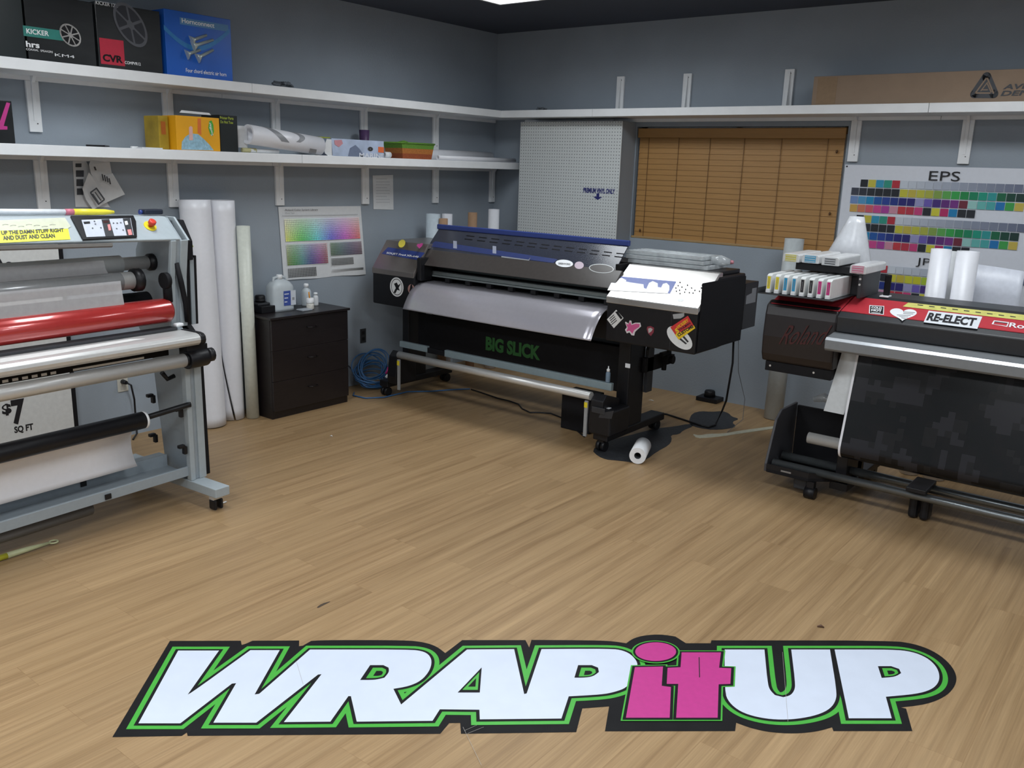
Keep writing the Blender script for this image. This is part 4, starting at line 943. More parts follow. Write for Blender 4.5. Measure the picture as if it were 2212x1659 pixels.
def htext(s,x0,y0,x1,y1,xt,yt,bold=.03,par=None):
    a=hp(x0,y0,.003);c=hp(x1,y1,.003);e=hp(xt,yt,.003); lettering(s,a,c-a,e-a,'lettering',blk_ink,par or lam,bold=bold,lift=.0008)
htext('UP THE DAMN STUFF RIGHT',3.5,507.5,138.5,501,2,499,par=lb_)
htext('AND DUST AND CLEAN',7.5,519,119.5,513.5,5,509.5,par=lb_)
b=MB()
for k in range(7):
    x=5+k*17; a=hp(x,486+(k%3)*2,.0042); c2=hp(x+13,485+(k%3)*2,.0042); b.tube([a,a.lerp(c2,.5)+Vector((0,0,.003)),c2],.0006,4)
b.build('handwriting',prin,lam)
b=MB(); b.prism([(.142,1.365),(.158,1.3655),(.18,1.3635),(.17,1.348),(.15,1.345),(.140,1.352)],'x',UL,lpx(241,524,.15)[0],M=LM@SH); b.build('head_trim',mat('taupe_trim',(.17,.16,.15),.4),lam)
b=MB(); b.prism([(.178,1.265),(.178,1.36),(.24,1.462),(.33,1.462),(.33,1.265)],'x',.0525,.088,M=LM); b.build('upper_side_cover',blackm,lam,bevel=.004)
# shafts and film rolls
uA,zA_=lpx(262,568,.34); uA-=0.0
frostm=mat('frosted_film',(.58,.60,.60),.28,alpha=.92,noise=.03)
def roll(name,v,z,r,uend,rc,uc,lab,m):
    k=MB().tube([lpt(UL+.2,v,z),lpt(uend,v,z)],r,32).build(name,m,lam,label=lab)
    MB().tube([lpt(UL+.1,v,z),lpt(uc,v,z)],rc,24).build('core_shaft',alu,k)
    MB().tube([lpt(uc,v,z),lpt(uc+.012,v,z),lpt(uc+.045,v,z),lpt(uc+.055,v,z)],[rc*.9,rc*1.32,rc*1.32,rc*.9],16).build('hub',black,k)
    return k
_,z1_=lpx(261,571,.36); roll('film_roll',.36,z1_,.045,lpx(258,571,.36)[0],.033,lpx(316,562,.36)[0],'frosted upper film roll',frostm)
_,z2_=lpx(280,606,.24); roll('film_roll',.24,z2_,.044,lpx(258,606,.24)[0],.043,lpx(283,606,.24)[0],'silvery lower film roll',mat('silver_film',(.45,.46,.47),.22,metal=.5))
ue=lpx(255,640,.22)[0]
def web(u,v):
    prof=[(.320,z1_+.030),(.306,z1_-.01),(.245,z1_-.075),(.190,z2_+.01),(.182,z2_-.05),(.172,1.075)]
    t=v*(len(prof)-1); i=min(int(t),len(prof)-2); a,c=prof[i],prof[i+1]; f=t-i
    return lpt(UL+.25+(ue-UL-.25)*u,a[0]+(c[0]-a[0])*f,a[1]+(c[1]-a[1])*f)
MB().grid(web,4,20).build('film_web',mat('clear_film',(.56,.55,.56),.25,alpha=.66),lam,label='cloudy film web running down to the red roller')
# winder knob dark
b=MB(); kq=lpx(357,606,.17); b.tube([lpt(kq[0]-.012,.17,kq[1]),lpt(kq[0]+.012,.17,kq[1])],.040,18); b.tube([lpt(kq[0]+.012,.175,kq[1]-.01),lpt(kq[0]+.02,.185,kq[1]-.11)],.022,12); b.build('crank_knob',blackm,lam)
# red roller
_,zr=lpx(330,690,.20); zr=1.022
rr=MB().tube([lpt(UL+.12,.195,zr),lpt(-.080,.195,zr),lpt(-.066,.195,zr),lpt(-.060,.195,zr)],[.062,.062,.056,.045],40).build('red_roller',red,lam,label='glossy red main roller')
ltube('rear_roller',[(UL+.12,.33,1.055),(-.09,.33,1.055)],.050,blackm)
ltube('roller_bearing',[(-.062,.20,zr),(-.052,.20,zr)],.02,alu)
lb('nip_bar',[(UL+.1,-.058,.135,.20,.926,.940)],dgrey,bevel=.003)
lb('latch',[(-.062,-.02,.135,.17,.941,.958)],white,bevel=.006)
# feed table (rounded front)
prof=[(.15,.925),(.02,.925),(.0,.921),(-.014,.910),(-.018,.895),(-.014,.880),(.0,.868),(.02,.864),(.15,.875)]
b=MB(); b.prism(prof,'x',UL,-.035,M=LM,smooth=False); tb=b.build('feed_table',alu,lam,bevel=.003,label='brushed aluminium feed table')
b=MB(); b.prism([(v-.002 if v<.1 else v,z+(.002 if z>.9 else -.002)) for v,z in prof],'x',-.0345,-.006,M=LM); b.build('table_end_cap',black,lam,bevel=.004)
# lower silver tube + drive unit
ut,zt_=lpx(398,778,.03)
ltube('lower_tube',[(UL+.1,.03,.795),(-.108,.03,.795)],.0335,alu,seg=32,label='silver lower guide tube')
b=MB(); b.tube([lpt(-.108,.03,.795),lpt(-.09,.03,.795)],.030,24); b.tube([lpt(-.09,.035,.79),lpt(.03,.045,.79)],.045,24); b.box(-.085,.035,.03,.099,.75,.862,M=LM); b.build('drive_housing',black,lam,bevel=.004)
ltube('hand_knob',[(.03,.03,.80),(.035,.03,.80),(.058,.03,.80),(.064,.03,.80)],[.03,.036,.036,.026],black,seg=12)
lb('rear_panel_strip',[(UL+.1,-.10,.16,.17,.80,.865)],blackm)
lb('white_strip',[(-.60,-.24,.158,.1595,.805,.815)],white,bevel=0)
lettering('SUMMA LAMINATORS',lpt(-1.25,.1585,.815),LU*.28,Vector((0,0,.018)),'lettering',white,lam,bold=.03) if False else None
# letters visible on the dark strip: repeated white dashes of lettering
for k in range(9):
    lb('white_mark',[(-1.04+k*.042,-1.015+k*.042,.158,.1595,.806,.818)],white,bevel=0)
# take up tubes
ub,zb_=lpx(303,908,.12)
k=MB().tube([lpt(UL+.2,.10,.518),lpt(ub,.10,.518)],.042,28).build('takeup_tube',black,lam,label='black take up tube')
MB().tube([lpt(ub,.10,.518),lpt(ub+.012,.10,.518)],.043,28).build('end_ring',white,k)
MB().tube([lpt(ub,.10,.525),lpt(-.06,.09,.545),lpt(-.045,.085,.545)],.014,12).build('tube_shaft',black,k)
us,_=lpx(290,960,.15)
def apron(u,v): 
    return lpt(UL+.25+(us+.0-UL-.25)*u+.03*v*v,.145+.05*math.sin(v*2.2),.50-.24*v)
MB().grid(apron,6,10).build('hanging_liner',whitev,lam,solid=.001,label='white liner sheet hanging from the take up tube')
# hooks on the uprights
for (x,y,v) in ((390,885,.12),(398,965,.12),(330,855,.42),(335,940,.42)):
    u,z=lpx(x,y,v); b=MB(); b.box(u-.035,u,v-.012,v+.012,z-.004,z+.014,M=LM); b.box(u-.008,u+.010,v-.012,v+.012,z-.04,z+.004,M=LM); b.build('shaft_hook',black,lam,bevel=.004)
u,z=lpx(365,810,.2); ltube('cable_lump',[(u-.04,.2,z+.02),(u-.01,.2,z-.02),(u+.03,.2,z-.01)],.012,black,seg=8)
# base channel beam
b=MB(); b.prism([(.12,.155),(.12,.205),(.135,.205),(.135,.17),(.30,.175),(.30,.235),(.315,.235),(.315,.155)],'x',UL+.08,-.055,M=LM); b.build('base_beam',greymt,lam,bevel=.002)
b=MB(); b.box(UL+.08,-.06,.315,.36,.18,.235,M=LM); b.build('rear_beam',lgrey,lam)
ltube('lower_roll',[(UL+.1,.19,.118),(-.56,.19,.118)],.036,mat('worn_dark_tube',(.10,.10,.10),.5),seg=20)
for x,y in ((233,1072),(180,1045)):
    u,z=lpx(x,y,.118 if x>200 else .3); lb('clip',[(u-.016,u+.016,.112 if x>200 else .296,.119 if x>200 else .2995,z-.014,z+.012)],black,bevel=.002)
# rear feet wedge seen behind
u,z=lpx(320,990,.5); lb('rear_foot_plate',[(u-.06,u+.03,.42,.60,.08,.12)],lgrey,bevel=.01)
# sticky note
MB().poly([lpt(.0745,.22,1.41),lpt(.100,.19,1.33),lpt(.098,.22,1.31),lpt(.0745,.25,1.34)],.001,LU).build('sticky_note',mat('lime_note',(.45,.60,.06),.6),lam)
# white sheet lying on the feed table
q=[(-20,782),(-20,752),(100,733),(313,705),(335,715),(200,737),(100,755)]
def tp(x,y,z=.9262): return P(x,y,'z',z)
tag(MB().poly([lpt(*q,.9258) for q in ((-2.0,.020),(-2.0,.105),(-.9,.104),(-.34,.100),(-.29,.062),(-.45,.050),(-.75,.028))],.0005,(0,0,1)).build('white_film_sheet',mat('bright_vinyl',(.85,.86,.84),.3)),'white vinyl strip lying on the laminator feed table','vinyl sheet')
# things on top of the head
zt=1.4805+.006
a=P(-60,468,'z',zt+.014); c2=P(160,461,'z',zt+.014)
o=thing('mop_pole',P(100,466,'z',zt),'white mop pole with yellow grip lying on the laminator head','pole')
a=lpx(-60,466,.33);m1=lpx(140,460,.33);m2=lpx(158,460,.33);m3=lpx(246,461,.33)
Q=lambda u,r=.012: lpt(u,.33,zt+.0155-.026*(u+.2))
MB().tube([Q(a[0]),Q(m1[0])],.0125,14).build('white_tube',mat('white_tube_paint',(.75,.78,.82),.3),o)
MB().tube([Q(m1[0]),Q(m2[0])],.0145,14).build('red_tape',mat('pinkish_tape',(.55,.16,.22),.5),o)
MB().tube([Q(m2[0]),Q(m2[0]*.6+m3[0]*.4),Q(m2[0]*.2+m3[0]*.8),Q(m3[0])],[.0145,.0150,.013,.007],14).build('yellow_grip',mat('yellow_grip',(.80,.68,.05),.35),o)
o=thing('handheld_device',lpt(-.21,.33,zt),'small dark handheld radio lying on the laminator head','device')
u0,_=lpx(305,458,.33);u1,_=lpx(348,458,.33)
lb('case',[(u0+.008,u1,.31,.37,zt+.001,zt+.026)],mat('navy_black_plastic',(.015,.02,.035),.4),par=o,bevel=.006)
MB().tube([lpt(u0-.004,.34,zt+.012),lpt(u0+.01,.34,zt+.012)],.011,10).build('lens',blue,o)
# yellow brush handle on the floor
a=FLR(-60,1232);c2=FLR(107,1178); d=(c2-a).normalized()
o=thing('brush_handle',((a+c2)/2).to_tuple(),'yellow brush handle with ring end lying on the floor at the left photo edge','handle')
e=c2-d*.10; f=c2-d*.19
MB().tube([(a.x,a.y,.016),(a.lerp(f,.6).x,a.lerp(f,.6).y,.016),(f.x,f.y,.016)],[.009,.013,.014],14).build('yellow_shaft',mat('yellow_shaft',(.42,.40,.03),.4),o)
MB().tube([(f.x,f.y,.016),(e.x,e.y,.015),(c2.x,c2.y,.012)],[.014,.012,.006],14).build('cream_tip',mat('cream_tip',(.50,.52,.30),.4),o)
rc=c2+d*.020; side=Vector((-d.y,d.x,0))
MB().tube([rc+Vector((0,0,.011))+(d*math.cos(t)+side*math.sin(t))*.018 for t in [2*math.pi*i/20 for i in range(21)]],.004,8,cap=False).build('ring_end',MATS['cream_tip'],o)
def PP(x,y,p0,n,l=0):
    p0=Vector(p0); n=Vector(n).normalized(); d=_ray(x,y); t=(p0+n*l-CAM).dot(n)/d.dot(n); return CAM+t*d
def nrm3(y0,z0,y1,z1): # normal of a slanted face running along x, through (y0,z0),(y1,z1), facing front/up
    n=Vector((0,-(z1-z0),(y1-y0))).normalized(); return n if n.y<0 else -n
# ============================================================ black wide-format printer
pr=thing('wide_format_printer',(1.6,-1.45,0),'black and silver wide format printer with blue open lid in the room corner','printer')
YF=-1.75
def pbx(name,boxes,m,par=None,bevel=.004,label=None):
    b=MB(); 
    for x in boxes: b.box(*x)
    return b.build(name,m,par or pr,label,bevel=bevel)
def ppx(name,prof,x0,x1,m,par=None,bevel=.004,label=None): return MB().prism(prof,'x',x0,x1).build(name,m,par or pr,label,bevel=bevel)
XL0,XL1,XR0,XR1=.252,.70,2.395,3.025
# left end unit
lu=ppx('left_housing',[(YF,.715),(YF,.955),(-1.60,1.155),(-1.12,1.155),(-1.10,.80),(-1.35,.70),(-1.6,.68)],XL0,XL1,black,bevel=.008)
ppx('left_silver_cover',[(YF-.004,.945),(YF-.004,.985),(-1.600,1.192),(-1.14,1.192),(-1.14,1.156),(-1.601,1.156),(YF+.004,.957)],XL0-.004,XL1+.0,mat('dark_silver_brown',(.22,.20,.19),.28,metal=.6,noise=.08,stretch=(1,40,40)),lu,bevel=.004)
nL=nrm3(YF-.004,.985,-1.600,1.192); pL=(0,YF-.004,.985)
def onL(x,y,l=.001): return PP(x,y,pL,nL,l)
def polyon(fn,pts,name,m,par,l=.001,lab=None): return MB().poly([fn(x,y,l) for x,y in pts]).build(name,m,par,lab)
bi=polyon(onL,[(824,548),(838,534),(918,546),(903,562)],'blue_insert',blue,lu,.0015)
a=onL(834,549,.0022);c=onL(903,558,.0022);e=onL(836,544,.0022); lettering('SOLJET Pro4 XR-640',a,c-a,e-a,'lettering',white,bi,bold=.03,lift=.0004)
def onT(x,y,l=0): return P(x,y,'z',1.193+l)
def ellon(fn,cx,cy,rx,ry,l,name,m,par,tilt=0,n=26,lab=None):
    return MB().poly([fn(cx+rx*math.cos(t)*math.cos(tilt)-ry*math.sin(t)*math.sin(tilt),cy+rx*math.cos(t)*math.sin(tilt)+ry*math.sin(t)*math.cos(tilt),l) for t in [2*math.pi*i/n for i in range(n)]]).build(name,m,par,lab)
ellon(onT,868,526,7,9,.001,'yellow_sticker',yellow,lu,.5); 
MB().poly([onT(x,y,.001) for x,y in ((900,531),(902,527),(907,527),(910,525),(914,526),(912,531),(906,537))]).build('pink_heart_sticker',pink,lu)
def onF(x,y,l=0): return P(x,y,'y',YF-.001-l)
ellon(onF,857,620,14.5,21,.001,'round_sticker',white,lu,-.12,lab='round white sticker with black rider figure'); ellon(onF,857,620,12,18,.0014,'sticker_ring',black,lu,-.12); ellon(onF,857,620,11,16.5,.0018,'sticker_face',white,lu,-.12)
polyon(onF,[(850,632),(855,622),(851,613),(857,610),(860,616),(866,612),(861,622),(864,628),(858,626),(854,634)],'rider_figure',black,lu,.0022)
ellon(onF,888,624,7,10,.001,'small_round_sticker',mat('sticker_pinkish',(.40,.22,.20),.5),lu)
polyon(onF,[(884,630),(887,615),(890,614),(892,628)],'sticker_figure',black,lu,.0016)
MB().box(XL1+.005,XL1+.045,YF+.02,-1.60,.93,1.10).build('hinge_block',black,lu,bevel=.008)
# right end unit
ru=ppx('right_housing',[(YF,.725),(YF,.972),(-1.50,1.165),(-1.12,1.165),(-1.12,.74),(-1.3,.735),(-1.45,.725)],XR0,XR1-.003,black,bevel=.008)
rc_=ppx('right_silver_cover',[(YF-.006,.965),(YF-.006,1.004),(-1.500,1.192),(-1.46,1.192),(-1.46,1.166),(-1.505,1.166),(YF+.004,.975)],XR0-.006,XR1,silver,ru,bevel=.004,label='mirror bright silver control cover')
nR=nrm3(YF-.006,1.004,-1.50,1.192); pR=(0,YF-.006,1.004)
def onR(x,y,l=.001): return PP(x,y,pR,nR,l)
polyon(onR,[(1330,596),(1461,608),(1447,634),(1316,626)],'blue_display_surround',mat('panel_blue',(.06,.10,.36),.35),rc_,.0015)
b=MB(); 
b.poly([onR(x,y,.0024) for x,y in ((1312,627),(1320,611),(1333,607),(1335,602),(1343,600),(1353,605),(1352,608),(1362,610),(1390,614),(1391,622),(1396,624),(1402,611),(1410,607),(1421,612),(1421,620),(1428,621),(1432,613),(1440,611),(1446,617),(1446,626),(1442,634)) ])
b.build('white_sticker_cluster',mat('bright_sticker',(.78,.78,.80),.3),rc_)
b=MB()
for x,y in ((1469,610),(1465,617),(1460,622),(1461,629),(1468,627),(1469,634),(1473,620),(1485,616),(1481,625),(1494,622),(1489,632),(1501,627),(1497,633),(1517,616),(1515,622),(1511,629),(1479,631)):
    c=onR(x,y,.001); b.tube([c,c+nR*.003],.0045,8)
b.build('key_button',dgrey,rc_)
ellon(onR,1470,648,7,3,.0015,'small_oval_sticker',white,rc_)
pbx('end_plate',[(XR1-.003,XR1+.006,YF+.02,-1.13,.735,1.15)],blackm,ru)
pbx('panel_seam',[(2.852,2.855,YF-.0015,YF+.01,.73,.965)],dgrey,ru,bevel=0)
pbx('rear_housing',[(2.60,3.03,-1.125,-.92,.80,1.10)],black,ru,label='black rear box with grey label')
pbx('top_block',[(2.42,2.985,-1.455,-1.13,1.1655,1.19)],black,ru)
MB().poly([Vector((3.0305,y,z)) for y,z in ((-1.10,.965),(-.95,.965),(-.95,1.06),(-1.02,1.06),(-1.02,1.03),(-1.10,1.02))]).build('data_label',grey,ru)
# stickers on the right front
def stick(pts,name,m,l,par=ru,lab=None): return polyon(onF,pts,name,m,par,l,lab)
s=stick([(1311,690),(1331,669),(1347,687),(1326,709)],'white_diamond_sticker',mat('sticker_white',(.72,.72,.72),.4),.001,lab='white tilted square sticker')
stick([(1329,674),(1334,672),(1345,687),(1341,690)],'sticker_band',black,.0016,s)
for k in range(4): stick([(1316+k*1.5,688+k*4.2),(1326+k*2,679+k*4),(1327+k*2,680.5+k*4),(1317+k*1.5,689.5+k*4.2)],'sticker_line',dgrey,.0016,s)
s=stick([(1350,696),(1352,695),(1358,699),(1360,692),(1364,693),(1365,700),(1372,697),(1383,697),(1385,705),(1376,713),(1372,717),(1370,725),(1364,724),(1360,718),(1354,720),(1350,712),(1354,707)],'pink_cutout_sticker',mat('sticker_pale',(.70,.66,.68),.4),.001)
stick([(1352,699),(1357,701),(1361,695),(1364,702),(1374,699),(1382,700),(1381,706),(1370,713),(1366,721),(1360,714),(1353,716),(1356,708)],'pink_print',mat('sticker_pink',(.62,.10,.28),.4),.0016,s)
s=stick([(1397,711),(1398,706),(1405,704),(1413,708),(1412,718),(1406,726),(1400,720)],'shield_sticker',mat('sticker_dark_red',(.22,.03,.05),.4),.001)
stick([(1401,720),(1400,710),(1405,708),(1410,711),(1407,716)],'shield_print',mat('sticker_grey2',(.45,.42,.42),.4),.0016,s)
ellon(onF,1468,730,33,18,.001,'oval_sticker',mat('sticker_white2',(.75,.77,.78),.4),ru,.72,lab='large white oval sticker')
polyon(onF,[(1466,732),(1470,730),(1484,742),(1481,744)],'oval_print',dgrey,ru,.0018); polyon(onF,[(1474,728),(1478,726),(1488,738),(1485,740)],'oval_print',dgrey,ru,.0018)
s=stick([(1448,707),(1486,682),(1502,709),(1466,734)],'red_yellow_sticker',mat('sticker_red',(.62,.04,.04),.4),.0026,lab='red and yellow lettered sticker')
stick([(1458,723),(1499,703),(1502,709),(1466,734)],'yellow_band',mat('sticker_yellow',(.80,.55,.02),.4),.0030,s)
def ftext(t,A,Bp,Cp,m,par,l,bold=.03): a=onF(*A,l);c=onF(*Bp,l);e=onF(*Cp,l); lettering(t,a,c-a,e-a,'lettering',m,par,bold=bold,lift=.0003)
ftext('VICKERY',(1464,711),(1488,694),(1461,705),MATS['sticker_yellow'],s,.0034); ftext('POOLMAN',(1466,717),(1492,700),(1464,712),blk_ink,s,.0034); ftext('CUSTOMS',(1466,728),(1499,707),(1462,722),blk_ink,s,.0034,.05); ftext('5',(1462,722),(1468,717),(1457,712),MATS['sticker_yellow'],s,.0034,.05)
stick([(1453,679),(1478,676),(1478,683),(1470,688),(1455,689)],'grey_sticker',mat('sticker_grey3',(.36,.37,.38),.4),.0012)
# centre body
MB().box(XL1,XR0,-1.60,-1.12,.70,.90).build('lower_body',black,pr,bevel=.004)
ppx('rear_body',[(-1.40,.90),(-1.40,1.19),(-1.12,1.19),(-1.12,.90)],XL1,XR0,blackm)
br=ppx('lid_front_bar',[(-1.690,1.045),(-1.655,1.040),(-1.565,1.135),(-1.585,1.155)],XL1-.02,XR0,brownm,bevel=.006,label='brown smoke lid bar with stickers')
nB=nrm3(-1.690,1.045,-1.585,1.155); pB=(0,-1.690,1.045)
def onB(x,y,l=.001): return PP(x,y,pB,nB,l)
ellon(onB,1219,569,19,8,.0015,'oval_sticker',white,br,.08); a=onB(1206,571,.002);c=onB(1232,573,.002);e=onB(1206,567,.002); lettering('GREENWORKS',a,c-a,e-a,'lettering',black,br,lift=.0004,bold=.02)
ellon(onB,1251,573,10,8,.0015,'round_sticker',mat('sticker_pale2',(.55,.45,.52),.4),br)
ellon(onB,1299,580,27,10,.0015,'oval_outline_sticker',mat('sticker_silver',(.50,.52,.52),.3),br,.08); ellon(onB,1299,580,25,8.5,.0019,'oval_inner',brownm,br,.08)
b=MB(); q=[onB(x,y,.0015) for x,y in ((1083,553),(1142,561),(1146,555),(1143,563),(1083,556))]; b.poly(q); b.build('silver_mark',grey,br)
# open lid
ld=ppx('lid',[(-1.585,1.150),(-1.580,1.145),(-1.437,1.296),(-1.442,1.302)],XL1-.04,XR0-.055,mat('smoke_lid',(.04,.045,.065),.20,alpha=.86),bevel=.002,label='smoke lid with slots')
nD=nrm3(-1.585,1.150,-1.442,1.302); pD=(0,-1.585,1.150)
def onD(x,y,l=.001): return PP(x,y,pD,nD,l)
b=MB()
for k in range(13):
    x=1008+k*27; y0=508+k*3.15
    for r_ in range(2):
        xx=x-4*r_; yy=y0+7*r_; b.poly([onD(xx+i,yy+j,.0012) for i,j in ((0,0),(17,2),(16,4),(-1,2))])
b.build('vent_slots',blackm,ld)
bar=MB().box(XL1-.055,XR0-.045,-1.452,-1.430,1.297,1.334).build('blue_edge',blue,ld,bevel=.006,label='royal blue lid edge')
polyon(onD,[(925,532),(940,521),(1205,560),(1195,568)],'blue_inner_strip',mat('muted_blue',(.03,.045,.15),.4),ld,.0015)
for x,y in ((983,520),(1068,531)): MB().poly([onD(x+i,y+j,.0022) for i,j in ((-4,0),(4,1),(4,17),(-4,16))]).build('clear_tab',mat('pale_tab',(.30,.32,.40),.4),ld)
for x in (XL1-.03,XR0-.040): MB().box(x-.02,x+.012,-1.58,-1.44,1.12,1.19).build('lid_hinge',blackm,ld,bevel=.004)
# carriage rails in the opening
pbx('carriage_rail',[(XL1,XR0,-1.50,-1.44,1.00,1.035)],mat('rail_grey',(.07,.085,.085),.35,metal=.5))
pbx('pinch_rail',[(XL1,XR0,-1.60,-1.545,.955,.968),(XL1,XR0,-1.585,-1.545,.968,.995)],mat('rail_grey2',(.27,.31,.315),.32,metal=.4),label='grey ruler rail')
b=MB()
for k in range(8): 
    x=.88+k*.20; b.box(x,x+.045,-1.61,-1.575,.925,.954)
b.build('pinch_rollers',black,pr,bevel=.003)
pbx('platen',[(XL1,XR0,-1.66,-1.50,.895,.915)],mat('platen_grey',(.30,.33,.34),.35,metal=.4),bevel=.003)
pbx('inner_shadow_plate',[(XL1,XR0,-1.43,-1.41,.90,1.14)],blackm)
# media sheet coming out
def sheet_(u,v):
    prof=[(-1.56,.920),(-1.64,.921),(-1.69,.912),(-1.735,.893),(-1.775,.86),(-1.81,.815),(-1.84,.765),(-1.858,.728)]
    t=v*(len(prof)-1); i=min(int(t),len(prof)-2); a,c=prof[i],prof[i+1]; f=t-i
    return (.69+(2.36-.69)*u-.0*v, a[0]+(c[0]-a[0])*f-.012*v*v*math.sin(u*3), a[1]+(c[1]-a[1])*f)
tag(MB().grid(sheet_,24,24).build('vinyl_media',mat('silver_lilac_vinyl',(.47,.455,.50),.24,metal=.45,noise=.02),solid=.0008),'pale silvery vinyl sheet feeding out of the black printer','vinyl sheet')
# stand
for nm,x0,x1 in (('left',.385,.455),('right',2.385,2.475)):
    lg=pbx('stand_leg',[(x0,x1,-1.56,-1.36,.115,.70)],black,bevel=.006)
    ft=pbx('stand_foot',[(x0-.01,x1+.01,-1.80,-1.05,.075,.125)],black,par=lg,bevel=.006)
    for y in (-1.77,-1.09):
        b=MB(); b.tube([((x0+x1)/2-.03,y,.036),((x0+x1)/2-.006,y,.036)],.034,16); b.tube([((x0+x1)/2+.006,y,.036),((x0+x1)/2+.03,y,.036)],.034,16); b.box((x0+x1)/2-.02,(x0+x1)/2+.02,y-.02,y+.02,.06,.0745); b.build('caster',black,ft)
pbx('fabric_catch_panel',[(.50,2.385,-1.50,-1.49,.335,.64)],blackm,label='black catch panel lettered BIG SLICK')
PY=-1.501
a=P(1049,757,'y',PY);c=P(1167,773,'y',PY);e=P(1049,727,'y',PY)
zt_=P(1049,731,'y',PY).z
lettering('BIG SLICK',(a.x,PY,a.z+.003),(c.x-a.x,0,0),(0,0,e.z-a.z),'lettering',dgreen,pr,bold=.05,label='green BIG SLICK lettering')
pbx('rear_shelf',[(.50,2.385,-1.35,-1.20,.60,.62)],blackm)
# take up rails
YR=-1.70
x0=P(863,745,'y',YR); x1=P(922,757,'y',YR); zt1=P(865,737,'y',YR).z; zb1=P(865,750,'y',YR).z
pbx('guide_bar',[(x0.x,x1.x,YR,YR+.03,zt1-.046,zt1)],barbl,bevel=.003)
x2=P(960,760,'y',YR).x; x3=P(1320,840,'y',YR).x
pbx('guide_bar',[(x2,x3,YR,YR+.03,zt1-.050,zt1)],barbl,bevel=.003,label='long pale grey blue guide bar')
pbx('guide_bar_joint',[(x1.x,x2,YR+.005,YR+.03,zt1-.05,zt1-.01)],black)
YT=-1.79
ta=P(862,762,'y',YT);tb_=P(1277,861,'y',YT)
MB().tube([(ta.x,YT,(ta.z+tb_.z)/2),(tb_.x,YT,(ta.z+tb_.z)/2)],.028,24).build('take_up_tube',alu,pr,label='silver take up tube')
MB().pipe((.80,-1.05,.62),(1.55,-1.05,.62),.055,.03,24).build('rear_media_roll',whitev,pr)
zt2=(ta.z+tb_.z)/2
for xx,side in ((ta.x,-1),(tb_.x,1)):
    arm=MB().prism([(YT-.01,zt2-.02),(YT+.03,zt2+.02),(-1.60,zt2-.03),(-1.60,.12),(YT-.02,.12),(YT-.03,.18)],'x',xx+.005*side,xx+.10*side).build('take_up_housing',black,pr,bevel=.006)
    gx=xx-.02*side
    MB().box(gx-.012,gx+.012,YT-.028,YT-.014,.085,zt2-.03).build('yellow_tipped_arm',mat('arm_grey',(.30,.31,.32),.4),arm,bevel=.002)
    MB().box(gx-.012,gx+.012,YT-.030,YT-.028,zt2-.075,zt2-.04).build('warning_label',yellow,arm)
xx=tb_.x
pbx('motor_screen',[(xx+.03,xx+.13,YT-.036,YT-.030,.26,.30)],dgrey)
MB().box(xx+.012,xx+.17,YT-.03,-1.58,.115,.285).build('motor_box',black,pr,bevel=.012)
polyon(lambda x,y,l:P(x,y,'y',YT-.031-l),[(1297,893),(1326,887),(1321,905),(1293,902)],'motor_display',dgrey,pr,.001)
q=P(1316,873,'y',YT+.02); MB().box(xx+.05,xx+.12,YT+.03,YT+.06,.2855,.288).build('white_tag',white,pr)
q=P(1356,790,'y',-1.562); MB().box(q.x-.018,q.x+.018,-1.5635,-1.5605,q.z-.014,q.z+.014).build('white_tag',white,pr)
pbx('floor_box',[(1.93,2.17,-1.53,-1.36,.002,.27)],blackm)
# rear media arms
b=MB(); b.box(2.475,2.50,-1.40,-1.10,.47,.57); b.box(2.46,2.545,-1.18,-1.08,.50,.56); b.box(2.50,2.53,-1.22,-1.10,.56,.585); b.tube([(2.50,-1.14,.50),(2.50,-1.14,.45)],.018,10); b.tube([(2.545,-1.13,.53),(2.565,-1.13,.53)],.03,12); b.tube([(2.53,-1.15,.58),(2.53,-1.15,.61)],.01,8)
b.build('rear_media_arm',blackm,pr,bevel=.003)
b=MB(); b.prism([(-1.365,.33),(-1.365,.62),(-1.33,.68),(-1.29,.62),(-1.29,.33)],'x',2.476,2.50); b.build('leg_gusset',dgrey,pr)
g=[FLR(x,y) for x,y in ((1405,893),(1440,897),(1480,910),(1510,920),(1530,925),(1545,920))]
top=[Vector((2.93,-1.02,.80)),Vector((2.935,-1.0,.55)),Vector((2.94,-1.06,.3)),Vector((g[-1].x,g[-1].y+.10,.10))]
MB().tube([(p.x,p.y,.008) for p in g]+[tuple(top[3]),tuple(top[2]),tuple(top[1]),tuple(top[0])],.007,8).build('power_cable',black,pr)
b=MB(); q=FLR(1571,935); b.tube([(2.95,-1.0,.82),(2.98,-1.0,.5),(q.x,q.y+.25,.2),(q.x+.02,q.y+.2,.06),(q.x,q.y,.004)],.0022,6); b.build('thin_wire',mat('grey_wire',(.12,.12,.13),.5),pr)
# ink bottle on the rail
bx=P(1313,820,'y',-1.685).x
o=thing('squeeze_bottle',(bx,-1.685,zt1),'small blue grey squeeze bottle with white cap standing on the printer guide bar','bottle')
MB().lathe([(.014,.0006),(.0155,.006),(.0155,.062),(.010,.072)],(bx,-1.685,zt1)).build('bottle_body',mat('blue_grey_liquid',(.17,.24,.32),.3),o)
MB().lathe([(.0105,.072),(.0105,.088),(.004,.092),(.003,.108)],(bx,-1.685,zt1)).build('bottle_cap',white,o)
